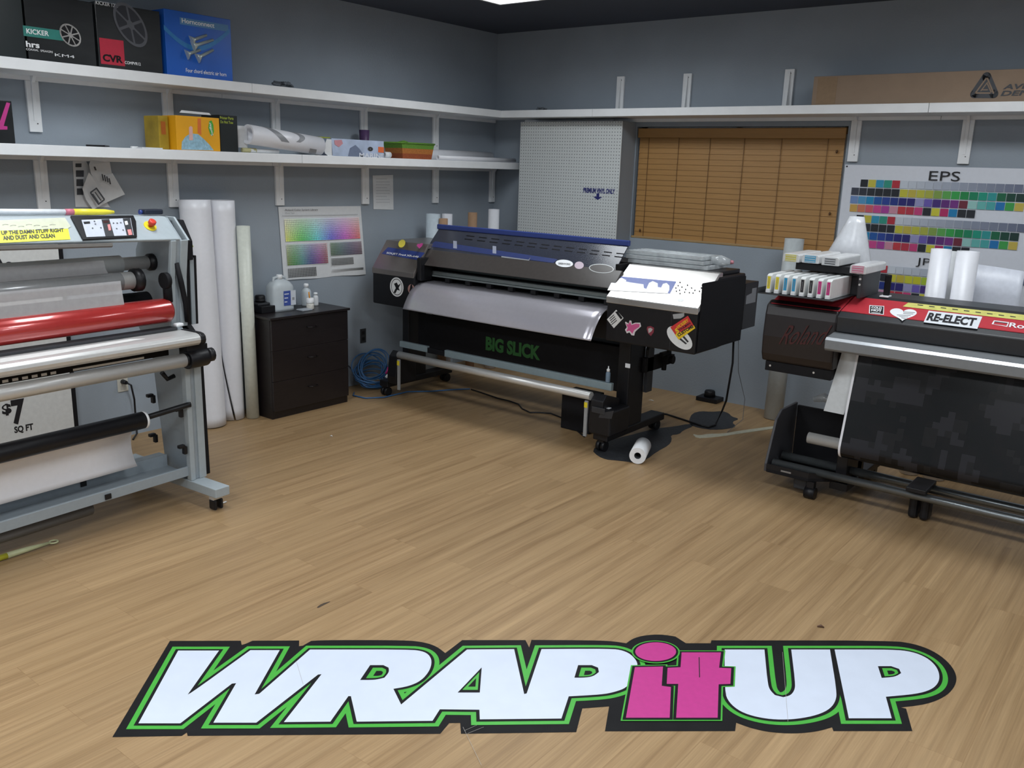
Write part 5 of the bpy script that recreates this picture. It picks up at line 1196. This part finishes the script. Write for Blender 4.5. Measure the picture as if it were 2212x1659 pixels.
# clear trays on top of the right end
clr=mat('clear_tray_plastic',(.62,.66,.68),.12,alpha=.55,noise=.25,nscale=18,spec=.9)
for i,(x0,x1,y0,y1,z0,lab) in enumerate(((2.33,2.90,-1.42,-1.15,1.1905,'long clear plastic tray at the bottom of the stack on the black printer'),(2.30,2.86,-1.40,-1.16,1.216,'long clear plastic tray in the middle of the stack on the black printer'),(2.28,2.84,-1.37,-1.14,1.242,'long clear plastic tray topmost in the stack on the black printer'))):
    o=thing('clear_tray',((x0+x1)/2,(y0+y1)/2,z0),lab,'tray','clear trays on the black printer')
    b=MB(); b.box(x0,x1,y0,y1,z0+.001,z0+.004); b.box(x0,x1,y0,y0+.003,z0+.004,z0+.0235); b.box(x0,x1,y1-.003,y1,z0+.004,z0+.0235); b.box(x0,x0+.003,y0+.003,y1-.003,z0+.004,z0+.0235); b.box(x1-.003,x1,y0+.003,y1-.003,z0+.004,z0+.0235)
    for k in range(5): b.tube([(x0+.01,y0+.03+k*.05,z0+.018),(x1-.01,y0+.035+k*.05,z0+.016)],.006,6)
    b.build('tray_body',clr,o)
o=thing('clear_pouch',(2.88,-1.25,1.24),'crinkled clear pouch with pink end on the right of the tray stack','pouch')
MB().tube([(2.845,-1.25,1.235),(2.90,-1.24,1.24),(2.955,-1.22,1.235)],[.03,.036,.018],10).build('pouch_body',clr,o); MB().tube([(2.956,-1.22,1.235),(2.975,-1.215,1.235)],[.014,.010],8).build('pink_end',mat('salmon_plastic',(.6,.25,.3),.4),o)
# cores and rolls behind the printer in the corner
def upright_roll(px,ptop,x,y,r,z1,m,lab,name='vinyl_roll',grp='rolls standing behind the black printer',top=None):
    o=thing(name,(x,y,0),lab,'roll',grp); MB().pipe((x,y,.003),(x,y,z1),r,r*.82,24).build('wound_sheet',m,o)
    return o
def ur(px,ytop,y,r,m,lab,name='vinyl_roll'):
    p=P(px,ytop,'y',y); upright_roll(px,ytop,p.x,y,r,p.z,m,lab,name)
ur(936,462,-1.02,.060,mat('bluish_vinyl',(.52,.60,.66),.3),'pale bluish roll left of the cores behind the black printer')
ur(966,462,-.80,.045,whitev,'white roll behind the left cardboard core')
ur(958,472,-1.0,.036,corem,'left brown cardboard core behind the black printer','cardboard_core')
ur(1021,459,-.55,.040,corem,'right brown cardboard core standing alone behind the printer lid','cardboard_core')
ur(1067,452,-.42,.048,whitev,'white roll nearest the pegboard behind the printer lid')
# ============================================================ red and black printer on the right
rp=thing('red_printer',(4.9,-1.5,0),'red and black wide format printer with camouflage print on the right','printer')
def rbx(name,boxes,m,par=None,bevel=.004,label=None):
    b=MB()
    for x in boxes: b.box(*x)
    return b.build(name,m,par or rp,label,bevel=bevel)
def rpx(name,prof,x0,x1,m,par=None,bevel=.004,label=None): return MB().prism(prof,'x',x0,x1).build(name,m,par or rp,label,bevel=bevel)
XA,XB,XC=3.415,3.822,6.45
smk=mat('smoke_black_red',(.014,.010,.011),.35,noise=.1)
# left end casing: rounded front
ec=rpx('end_casing',[(-1.70,.752),(-1.722,.80),(-1.728,.90),(-1.72,1.02),(-1.705,1.075),(-1.66,1.095),(-1.2,1.095),(-1.2,.752)],XA,XB-.003,smk,bevel=.012)
rpx('red_shoulder',[(-1.700,1.078),(-1.52,1.143),(-1.22,1.143),(-1.22,1.09),(-1.66,1.09)],XA+.02,XB-.004,redp,ec,bevel=.004)
rbx('underside_strip',[(XA+.02,XB-.01,-1.69,-1.22,.695,.7515)],blackm,ec,bevel=.004)
b=MB(); 
for x in (XA+.05,XA+.30): b.tube([(x,-1.692,.725),(x,-1.689,.725)],.006,8)
b.build('screw',alu,ec)
a=P(1682,738,'y',-1.731);c=P(1790,700,'y',-1.731)
lettering('Roland',(a.x,-1.731,.86),(c.x-a.x,0,.035),(.02,0,.11),'lettering',mat('deep_red_script',(.055,.008,.009),.5),ec,shear=.5,bold=0,label='dark red script lettering',lift=.0006)
# cover
darkg=mat('charcoal_plastic',(.020,.022,.026),.4,noise=.08)
cv=rpx('front_cover',[(-1.735,.975),(-1.742,1.06),(-1.705,1.080),(-1.50,1.135),(-1.45,1.150),(-1.22,1.150),(-1.22,.975)],XB,XC,darkg,bevel=.006)
nC=nrm3(-1.700,1.0815,-1.49,1.1385); pC=(0,-1.700,1.0815)
def onC(x,y,l=.001): return PP(x,y,pC,nC,l)
sp=MB().poly([(XB+.004,-1.700,1.0845),(XC-.02,-1.700,1.0845),(XC-.02,-1.490,1.1405),(XB+.004,-1.490,1.1405)],.003,nC).build('red_stripe',redp,cv,'glossy red top stripe')
def onS(x,y,l=.0005): return PP(x,y,(0,-1.700,1.0845),nC,l)
MB().poly([onS(x,y,.001) for x,y in ((1950,662),(1962,653.5),(2340,693.5),(2340,707))]).build('yellow_tape',mat('yellow_tape_film',(.60,.58,.16),.5,noise=.15,nscale=30),sp)
for k in range(9):
    x=1982+k*25; y=657.5+k*3.1
    polyon(onS,[(x,y),(x+12,y+1.5),(x+12,y+3),(x,y+1.6)],'tape_print',dgrey,sp,.0022)
s=polyon(onS,[(1878,659),(1910,661),(1909,680),(1877,677)],'cold_hot_sticker',white,sp,.0012,lab='black and white COLD HOT sticker')
polyon(onS,[(1880,660.5),(1908.5,662.3),(1907.5,678.5),(1879,676)],'sticker_ground',black,s,.0016)
def stext(t,A,Bp,Cp,m,par,l,bold=.03,sh=0): a=onS(*A,l);c=onS(*Bp,l);e=onS(*Cp,l); lettering(t,a,c-a,e-a,'lettering',m,par,bold=bold,lift=.0003,shear=sh)
stext('COLD',(1882,666),(1905,667.8),(1882.5,661.8),white,s,.002,.04); stext('HOT',(1882,672),(1904.5,674),(1882.3,667),white,s,.002,.05); polyon(onS,[(1882,674.3),(1902,676),(1902,677),(1882,675.3)],'sticker_line',white,s,.002)
# heart with stripes
def heart(cx,cy,sx,sy,l,k=1.0):
    pts=[]
    for i in range(40):
        t=2*math.pi*i/40; x=16*math.sin(t)**3; y=13*math.cos(t)-5*math.cos(2*t)-2*math.cos(3*t)-math.cos(4*t)
        pts.append(onS(cx+x/16*sx*k+ (y*.12), cy-(y)/13*sy*k+x*.12,l))
    return MB().poly(pts)
hs_=heart(1951,678,29,12,.0014).build('heart_sticker',white,sp,'white heart sticker with grey stripes')
b=MB()
for k in range(5):
    y=673+k*3.0; w0=max(3,27-abs(k-1)*1-k*4.6); xa=1951 if k<2 else 1951-w0*.8
    b.poly([onS(xa,y+k*.2,.0022),onS(1951+w0,y+1.6+k*.2,.0022),onS(1951+w0-1,y+2.8+k*.2,.0022),onS(xa,y+1.2+k*.2,.0022)])
b.build('heart_stripes',grey,hs_)
s=polyon(onS,[(1995,696),(2006,671),(2122,684),(2111,710.5)],'re_elect_sticker',mat('sticker_bluewhite',(.72,.76,.80),.4),sp,.0014,'white RE-ELECT bumper sticker')
stext('RE-ELECT',(2000,692),(2105,705),(2008,675),blk_ink,s,.002,.045,.0)
s=polyon(onS,[(2142,700),(2147,692),(2180,696),(2176,706)],'brand_mark',white,sp,.0014)
polyon(onS,[(2146,700),(2149,694),(2177,697.5),(2174,704)],'mark_fill',redp,s,.0018); polyon(onS,[(2147,695.5),(2149,694),(2177,697.5),(2176,699)],'mark_band',dgrey,s,.0022)
stext('Roland',(2179,706.5),(2262,717),(2182,696.5),white,sp,.002,.02)
# silver apron
ap=rpx('silver_apron',[(-1.845,.888),(-1.858,.900),(-1.858,.945),(-1.842,.958),(-1.735,.972),(-1.60,.972),(-1.60,.905)],XB-.010,XC,mat('apron_grey',(.22,.235,.25),.42,metal=.25,noise=.04),bevel=.003,label='silver front apron')
rpx('apron_highlight',[(-1.8590,.9465),(-1.8430,.9592),(-1.8435,.9590),(-1.8595,.9463)],XB-.009,XC,mat('painted_highlight',(.72,.76,.80),.25,metal=.3),ap,bevel=0)  # pale strip that paints the bright highlight along the apron's bevel
ellon(lambda x,y,l:P(x,y,'z',.966+l),1938,734,23,5,.0008,'oval_sticker',mat('sticker_silver4',(.42,.40,.41),.3),ap,.12)
ellon(lambda x,y,l:P(x,y,'z',.966+l),1938,734,20,3.6,.0012,'oval_inner',brownm,ap,.12)
polyon(lambda x,y,l:P(x,y,'z',.966+l),[(1813,719),(1858,722),(1857,724),(1812,721)],'brand_print',mat('pale_print',(.55,.57,.58),.4),ap,.0008)
rbx('body_core',[(XB,XC,-1.60,-1.22,.60,.974)],blackm)
# platen cover white sheet at left and camouflage media
def camo():
    m=bpy.data.materials.new('digital_camo_print'); m.use_nodes=True; nt=m.node_tree; b=nt.nodes['Principled BSDF']; N=nt.nodes.new; Lk=nt.links.new
    tc=N('ShaderNodeTexCoord'); mp=N('ShaderNodeMapping'); mp.inputs['Rotation'].default_value=(0,0,0)
    def snap(sz,off,nsc,sx=1):
        v=N('ShaderNodeVectorMath'); v.operation='SNAP'; v.inputs[1].default_value=(sz,sz,sz); a=N('ShaderNodeVectorMath'); a.operation='ADD'; a.inputs[1].default_value=off
        Lk(tc.outputs['UV'],v.inputs[0]); Lk(v.outputs[0],a.inputs[0]); n=N('ShaderNodeTexNoise'); n.inputs['Scale'].default_value=nsc; n.inputs['Detail'].default_value=1.5; n.noise_dimensions='2D'; Lk(a.outputs[0],n.inputs[0]); return n.outputs[0]
    f1=snap(.032,(3.3,1.7,0),5.2); f2=snap(.032,(8.1,4.2,0),6.5)
    c1=N('ShaderNodeValToRGB'); c1.color_ramp.interpolation='CONSTANT'; c1.color_ramp.elements[0].color=(.004,.005,.006,1); c1.color_ramp.elements[1].position=.55; c1.color_ramp.elements[1].color=(.020,.020,.024,1)
    e=c1.color_ramp.elements.new(.47); e.color=(.006,.006,.007,1); Lk(f1,c1.inputs[0])
    c2=N('ShaderNodeValToRGB'); c2.color_ramp.interpolation='CONSTANT'; c2.color_ramp.elements[0].color=(0,0,0,1); c2.color_ramp.elements[1].position=.62; c2.color_ramp.elements[1].color=(1,1,1,1); Lk(f2,c2.inputs[0])
    mx=N('ShaderNodeMixRGB'); mx.inputs[2].default_value=(.011,.011,.012,1); Lk(c2.outputs[0],mx.inputs[0]); Lk(c1.outputs[0],mx.inputs[1]); Lk(mx.outputs[0],b.inputs['Base Color']); b.inputs['Roughness'].default_value=.2; b.inputs['Specular IOR Level'].default_value=.25
    return m
TY,TZ,TR=-1.68,.352,.068
def film(u,v,x0,x1,r):
    # from under the apron straight down to the front of the take-up roll then around it
    if v<.72:
        t=v/.72; y=-1.615+(TY-r+1.615)*t; z=.905+(TZ-.905)*t - .0
        y+=0
    else:
        t=(v-.72)/.28*math.pi*1.2; y=TY-r*math.cos(t); z=TZ-r*math.sin(t)
    return (x0+(x1-x0)*u,y,z)
X0c=3.925
def addfilm(name,x0,x1,r,m,label,top):
    b=MB(); nu,nv=8,60; b.grid(lambda u,v:film(u,v,x0,x1,r),nu,nv); o=b.build(name,m,rp,label)
    me=o.data; uv=me.uv_layers.new(name='UVMap'); o0=ORG[o.name]
    for p in me.polygons:
        for li,vi in zip(p.loop_indices,p.vertices):
            c=me.vertices[vi].co+o0; 
            s_=c.z if c.y<TY+.0 or c.z>TZ+r else TZ-r-(c.y-TY)
            uv.data[li].uv=(c.x,s_)
    return o
addfilm('camo_media',X0c,XC-.25,TR,camo(),'dark digital camouflage print',.9)
addfilm('media_margin',X0c-.012,X0c,TR,whitev,'white media edge',.9)
b=MB(); b.grid(lambda u,v:(3.835+(.112+.0*v)*u+ (-.045)*v, -1.607-.070*v-.006*u, .885-.365*v),1,1,smooth=False); b.build('print_heater_plate',mat('white_enamel',(.60,.63,.65),.35),rp,solid=.003,label='white lower heater plate')
# take up tube and tray
MB().tube([(P(1746,948,'y',TY).x,TY,TZ),(XC-.1,TY,TZ)],.031,24).build('take_up_tube',alu,rp,label='silver take up tube')
b=MB(); b.prism([(-1.70,.105),(-1.70,.15),(-1.61,.395),(-1.54,.445),(-1.30,.445),(-1.30,.105)],'x',3.494,3.509); b.build('tray_side',mat('tray_edge_grey',(.055,.055,.062),.5),rp,bevel=.003)
b=MB(); b.prism([(-1.32,.12),(-1.32,.43),(-1.30,.43),(-1.30,.12)],'x',3.516,3.90); b.build('tray_back',blackm,rp)
b=MB(); b.prism([(3.513,-1.71),(3.76,-1.71),(3.90,-1.58),(3.90,-1.31),(3.513,-1.31)],'z',.105,.125); b.build('tray_floor',blackm,rp,bevel=.002)
b=MB(); b.prism([(3.513,-1.71),(3.76,-1.71),(3.90,-1.58),(3.90,-1.57),(3.755,-1.70),(3.513,-1.70)],'z',.125,.155); b.build('tray_lip',black,rp)
rbx('silver_clip',[(3.60,3.66,-1.713,-1.7105,.128,.137)],mat('dull_silver',(.22,.21,.20),.3),bevel=0)
rbx('tray_inner_end',[(3.87,3.93,-1.60,-1.32,.125,.40)],black)
for y,z,r in ((-1.66,.155,.022),(-1.52,.165,.024)):
    MB().tube([(3.53,y,z),(XC-.1,y,z)],r,16).build('lower_rail',mat('dark_aluminium',(.22,.24,.25),.28,metal=.8),rp)
for (px,py,yy,zz) in ((1990,1052,-1.60,.17),):
    rbx('rail_clamp',[(4.27,4.37,-1.70,-1.48,.18,.205)],black,bevel=.004)
    for dx in (0,.058): rbx('support_wheel',[(4.272+dx,4.318+dx,-1.60,-1.50,.004,.130)],black,bevel=.016)
c=FLR(1745,1080)
b=MB(); b.tube([(c.x-.030,c.y+.03,.036),(c.x+.028,c.y+.03,.036)],.034,18); b.box(c.x-.02,c.x+.02,c.y+.01,c.y+.05,.068,.1045); b.build('caster',black,rp)
b=MB(); b.box(3.66,3.74,-1.66,-1.58,.03,.1045); b.build('caster_block',dgrey,rp,bevel=.008)
# left stand leg
rbx('stand_leg',[(3.86,3.93,-1.40,-1.28,.11,.66)],black,bevel=.004)
rbx('stand_foot',[(3.845,3.945,-1.60,-.95,.06,.1045)],black,bevel=.004)
b=MB(); b.tube([(3.86,-1.0,.031),(3.93,-1.0,.031)],.029,16); b.build('caster',black,rp)
rbx('stand_leg',[(6.1,6.17,-1.40,-1.28,.11,.60)],black); rbx('stand_foot',[(6.085,6.185,-1.60,-.95,.06,.1045)],black)
b=MB(); b.tube([(6.10,-1.0,.031),(6.17,-1.0,.031)],.029,16); b.tube([(6.10,-1.55,.031),(6.17,-1.55,.031)],.029,16); b.build('caster',black,rp)
rbx('right_casing',[(XC,XC+.42,-1.72,-1.2,.75,1.12)],smk,bevel=.01)
# cartridge bay
bay=rbx('cartridge_bay',[(3.515,3.86,-1.47,-1.30,1.145,1.245)],dgrey,bevel=.004,label='dark grey cartridge bay')
rbx('bay_side',[(3.865,3.885,-1.60,-1.28,1.145,1.2755)],dgrey,bay,bevel=.004)
rbx('bay_top',[(3.49,3.815,-1.53,-1.28,1.262,1.30)],black,bay,bevel=.003)
b=MB(); b.tube([(3.875,-1.6005,1.25),(3.875,-1.603,1.25)],.006,8); b.tube([(3.875,-1.6005,1.22),(3.875,-1.603,1.22)],.006,8); b.build('screw',alu,bay)
YC=-1.80
b=MB(); b.box(3.405,3.82,YC-.03,-1.46,1.1435,1.1475); b.box(3.405,3.41,YC-.03,-1.46,1.1475,1.175); b.build('cartridge_tray',dgrey,bay,bevel=.001)
# ink cartridges
cw=.0275; cgap=.0465; xs=3.440
labm={'yellow':mat('ink_yellow',(.78,.66,.02),.4),'cyan':mat('ink_cyan',(.02,.33,.62),.4),'black':blk_ink,'magenta':mat('ink_magenta',(.60,.02,.22),.4)}
cart=mat('milky_cartridge_plastic',(.74,.76,.76),.35,noise=.03)
def cartridge():
    z=1.148; o=thing('ink_cartridge',(xs,YC,z),'','ink cartridge','ink cartridges in the tray of the red printer')
    MB().prism([(YC,z+.0006),(YC,z+.095),(YC+.02,z+.104),(YC+.32,z+.104),(YC+.32,z+.0006)],'x',xs,xs+cw).build('cartridge_body',cart,o,bevel=.002)
    MB().box(xs+.002,xs+cw-.002,YC-.008,YC-.0005,z+.002,z+.020).build('front_tab',white,o,bevel=.002)
    MB().box(xs+.006,xs+cw-.006,YC-.0025,YC-.0008,z+.024,z+.090).build('colour_label',labm['yellow'],o)
    MB().box(xs+cw/2-.0012,xs+cw/2+.0012,YC-.0032,YC-.0026,z+.034,z+.080).build('label_print',grey,o)
    return o
proto=cartridge()
ord_=['yellow','yellow','cyan','cyan','black','black','magenta','magenta']; nth=['left','right']
for i,cn in enumerate(ord_):
    o=proto if i==0 else dup(proto,(xs+cgap*i,YC,1.148))
    o['label']='milky ink cartridge with %s label, the %s one of the %s pair'%(cn,nth[i%2],cn)
    for ch in o.children:
        if ch.name.startswith('colour_label') and cn!='yellow': ch.data=ch.data.copy(); ch.data.materials[0]=labm[cn]
# pouches on top of the bay
pm=mat('milky_pouch',(.70,.71,.72),.25,alpha=.85,noise=.06)
specs=[(3.485,'yellow','clear packed yellow ink cartridge, leftmost on the bay of the red printer',1.305,0),(3.595,'cyan','clear packed cyan ink cartridge second from left on the bay',1.308,0),(3.705,'black','clear packed black striped ink cartridge on the bay left of the magenta one',1.305,0),(3.845,'magenta','clear packed magenta ink cartridge at the right end of the bay, lower than the rest',1.277,0)]
for i,(x,cn,lab,z,_) in enumerate(specs):
    wd=.095; yf=-1.60 if i<3 else -1.62; L=.36
    if i==3: wd=.085; x=3.862; yf=-1.62
    o=thing('packed_cartridge',(x,yf,z),lab,'ink cartridge','packed ink cartridges on the bay')
    b=MB(); b.prism([(x-wd/2,z+.001),(x+wd/2,z+.001),(x+wd/2,z+.04),(x+wd/2-.01,z+.048),(x-wd/2+.01,z+.048),(x-wd/2,z+.04)],'y',yf,yf+L); b.build('pouch',pm,o,bevel=.004)
    MB().box(x-.030,x+.030,yf-.004,yf-.0005,z+.006,z+.042).build('colour_label',mat('packed_'+cn,{'yellow':(.62,.56,.12),'cyan':(.08,.35,.55),'black':(.42,.44,.46),'magenta':(.60,.20,.30)}[cn],.3),o)
    b=MB()
    for k in range(3): b.box(x-.028,x+.028,yf-.0052,yf-.0041,z+.010+.012*k,z+.013+.012*k)
    b.build('label_lines',blk_ink if cn=='black' else pm,o)
# white film roll / cone behind
def cone(u,v):
    th=math.pi*2*u; 
    a_=P(1836,467,'y',-1.12);b_=P(1867,469,'y',-1.12);c_=P(1778,562,'y',-1.12);d_=P(1882,566,'y',-1.12)
    k_=(a_.z-1.155)/(a_.z-c_.z); xl=a_.x+(c_.x-a_.x)*v*k_; xr=b_.x+(d_.x-b_.x)*v*k_; r=(xr-xl)/2
    return ((xl+xr)/2+r*math.cos(th), -1.12+min(r,.10)*.8*math.sin(th), a_.z+(c_.z-a_.z)*v*(a_.z-1.155)/(a_.z-c_.z))
MBc=MB(); MBc.grid(cone,32,10)
tag(MBc.build('film_cone',mat('translucent_white_film',(.68,.70,.74),.22,alpha=.93),solid=.001),'translucent white film rolled to a cone standing on the red printer','film cone')
# black upright bracket on the printer
rbx('black_upright',[(3.955,3.985,-1.44,-1.41,1.1505,1.27)],blackm,bevel=.006); rbx('white_foot_tab',[(3.947,3.993,-1.47,-1.405,1.1505,1.158)],white,bevel=.001)
# rolls and sheets between red printer and wall
def wr(px,ytop,y,r,m,lab,name='vinyl_roll',pb_=None):
    p=P(px,ytop,'y',y); o=thing(name,(p.x,y,0),lab,'roll','rolls standing behind the red printer')
    MB().pipe((p.x,y,.003),(p.x,y,p.z),r,r*.8,28).build('wound_sheet',m,o); return o
greyv=mat('pale_grey_vinyl',(.50,.54,.55),.4)
p=FLR(1670,896); tp_=P(1712,516,'y',-.20)
o=thing('vinyl_roll',(p.x,p.y,0),'pale grey green roll left of the red printer in front of the window','roll'); MB().pipe((tp_.x-.01,-.19,.003),(tp_.x,-.16,tp_.z),.068,.055,28).build('wound_sheet',greyv,o)
wr(2034,538,-.80,.056,whitev,'white roll left of its neighbour behind the red printer')
wr(2092,543,-.80,.060,whitev,'white roll next to the big white sheet behind the red printer')
wr(2055,543,-.60,.045,paper,'narrow paper roll hidden between the two white rolls')
b=MB(); b.grid(lambda u,v:(P(2108,545,'y',-.62).x+.27*u, -.62+.02*math.sin(u*3)+.05*v*0, 1.30-1.29*v-.02*u),8,8)
tag(b.build('white_board_sheet',mat('lilac_white_sheet',(.66,.69,.77),.35),solid=.002),'large white sheet standing behind the red printer right of the rolls','sheet')
b=MB(); 
for k in range(4): z=1.10-.075*k; b.box(P(2062,600,'y',-.70).x-.004,P(2062,600,'y',-.70).x+.004,-.705,-.70,z,z+.045)
tag(b.build('black_print_strip',blk_ink),'dashed black strip seen between the white rolls','strip') if False else None
# items under red printer near floor
tag(MB().tube([(3.60,-1.30,.478),(3.66,-1.29,.50),(3.72,-1.31,.478)],[.015,.03,.012],8).tube([(3.66,-1.28,.478),(3.74,-1.30,.495),(3.80,-1.31,.475)],[.01,.022,.01],8).build('clear_wrap',clr),'crumpled clear wrap lying on the take up tray of the red printer','wrap')
p=P(1700,893,'y',-.9)
tag(MB().box(3.42,3.50,-1.0,-.93,.001,.10).build('white_block',paper,bevel=.004),'small white block on the floor behind the take up tray','block')
for i,(px,w_,h_,m) in enumerate(((1775,.06,.17,paper),(1795,.07,.14,mat('pinkish_paper',(.42,.36,.35),.8)),(1815,.05,.13,greyv))):
    p=P(px,920,'y',-.85-.1*i); tag(MB().box(p.x-w_/2,p.x+w_/2,-.85-.1*i,-.80-.1*i,.001,.22+h_*.3).build('paper_stack',m,bevel=.003),['white paper packet on the floor behind the red printer leg','pinkish paper packet on the floor behind the red printer leg','grey packet on the floor behind the red printer leg'][i],'packet')
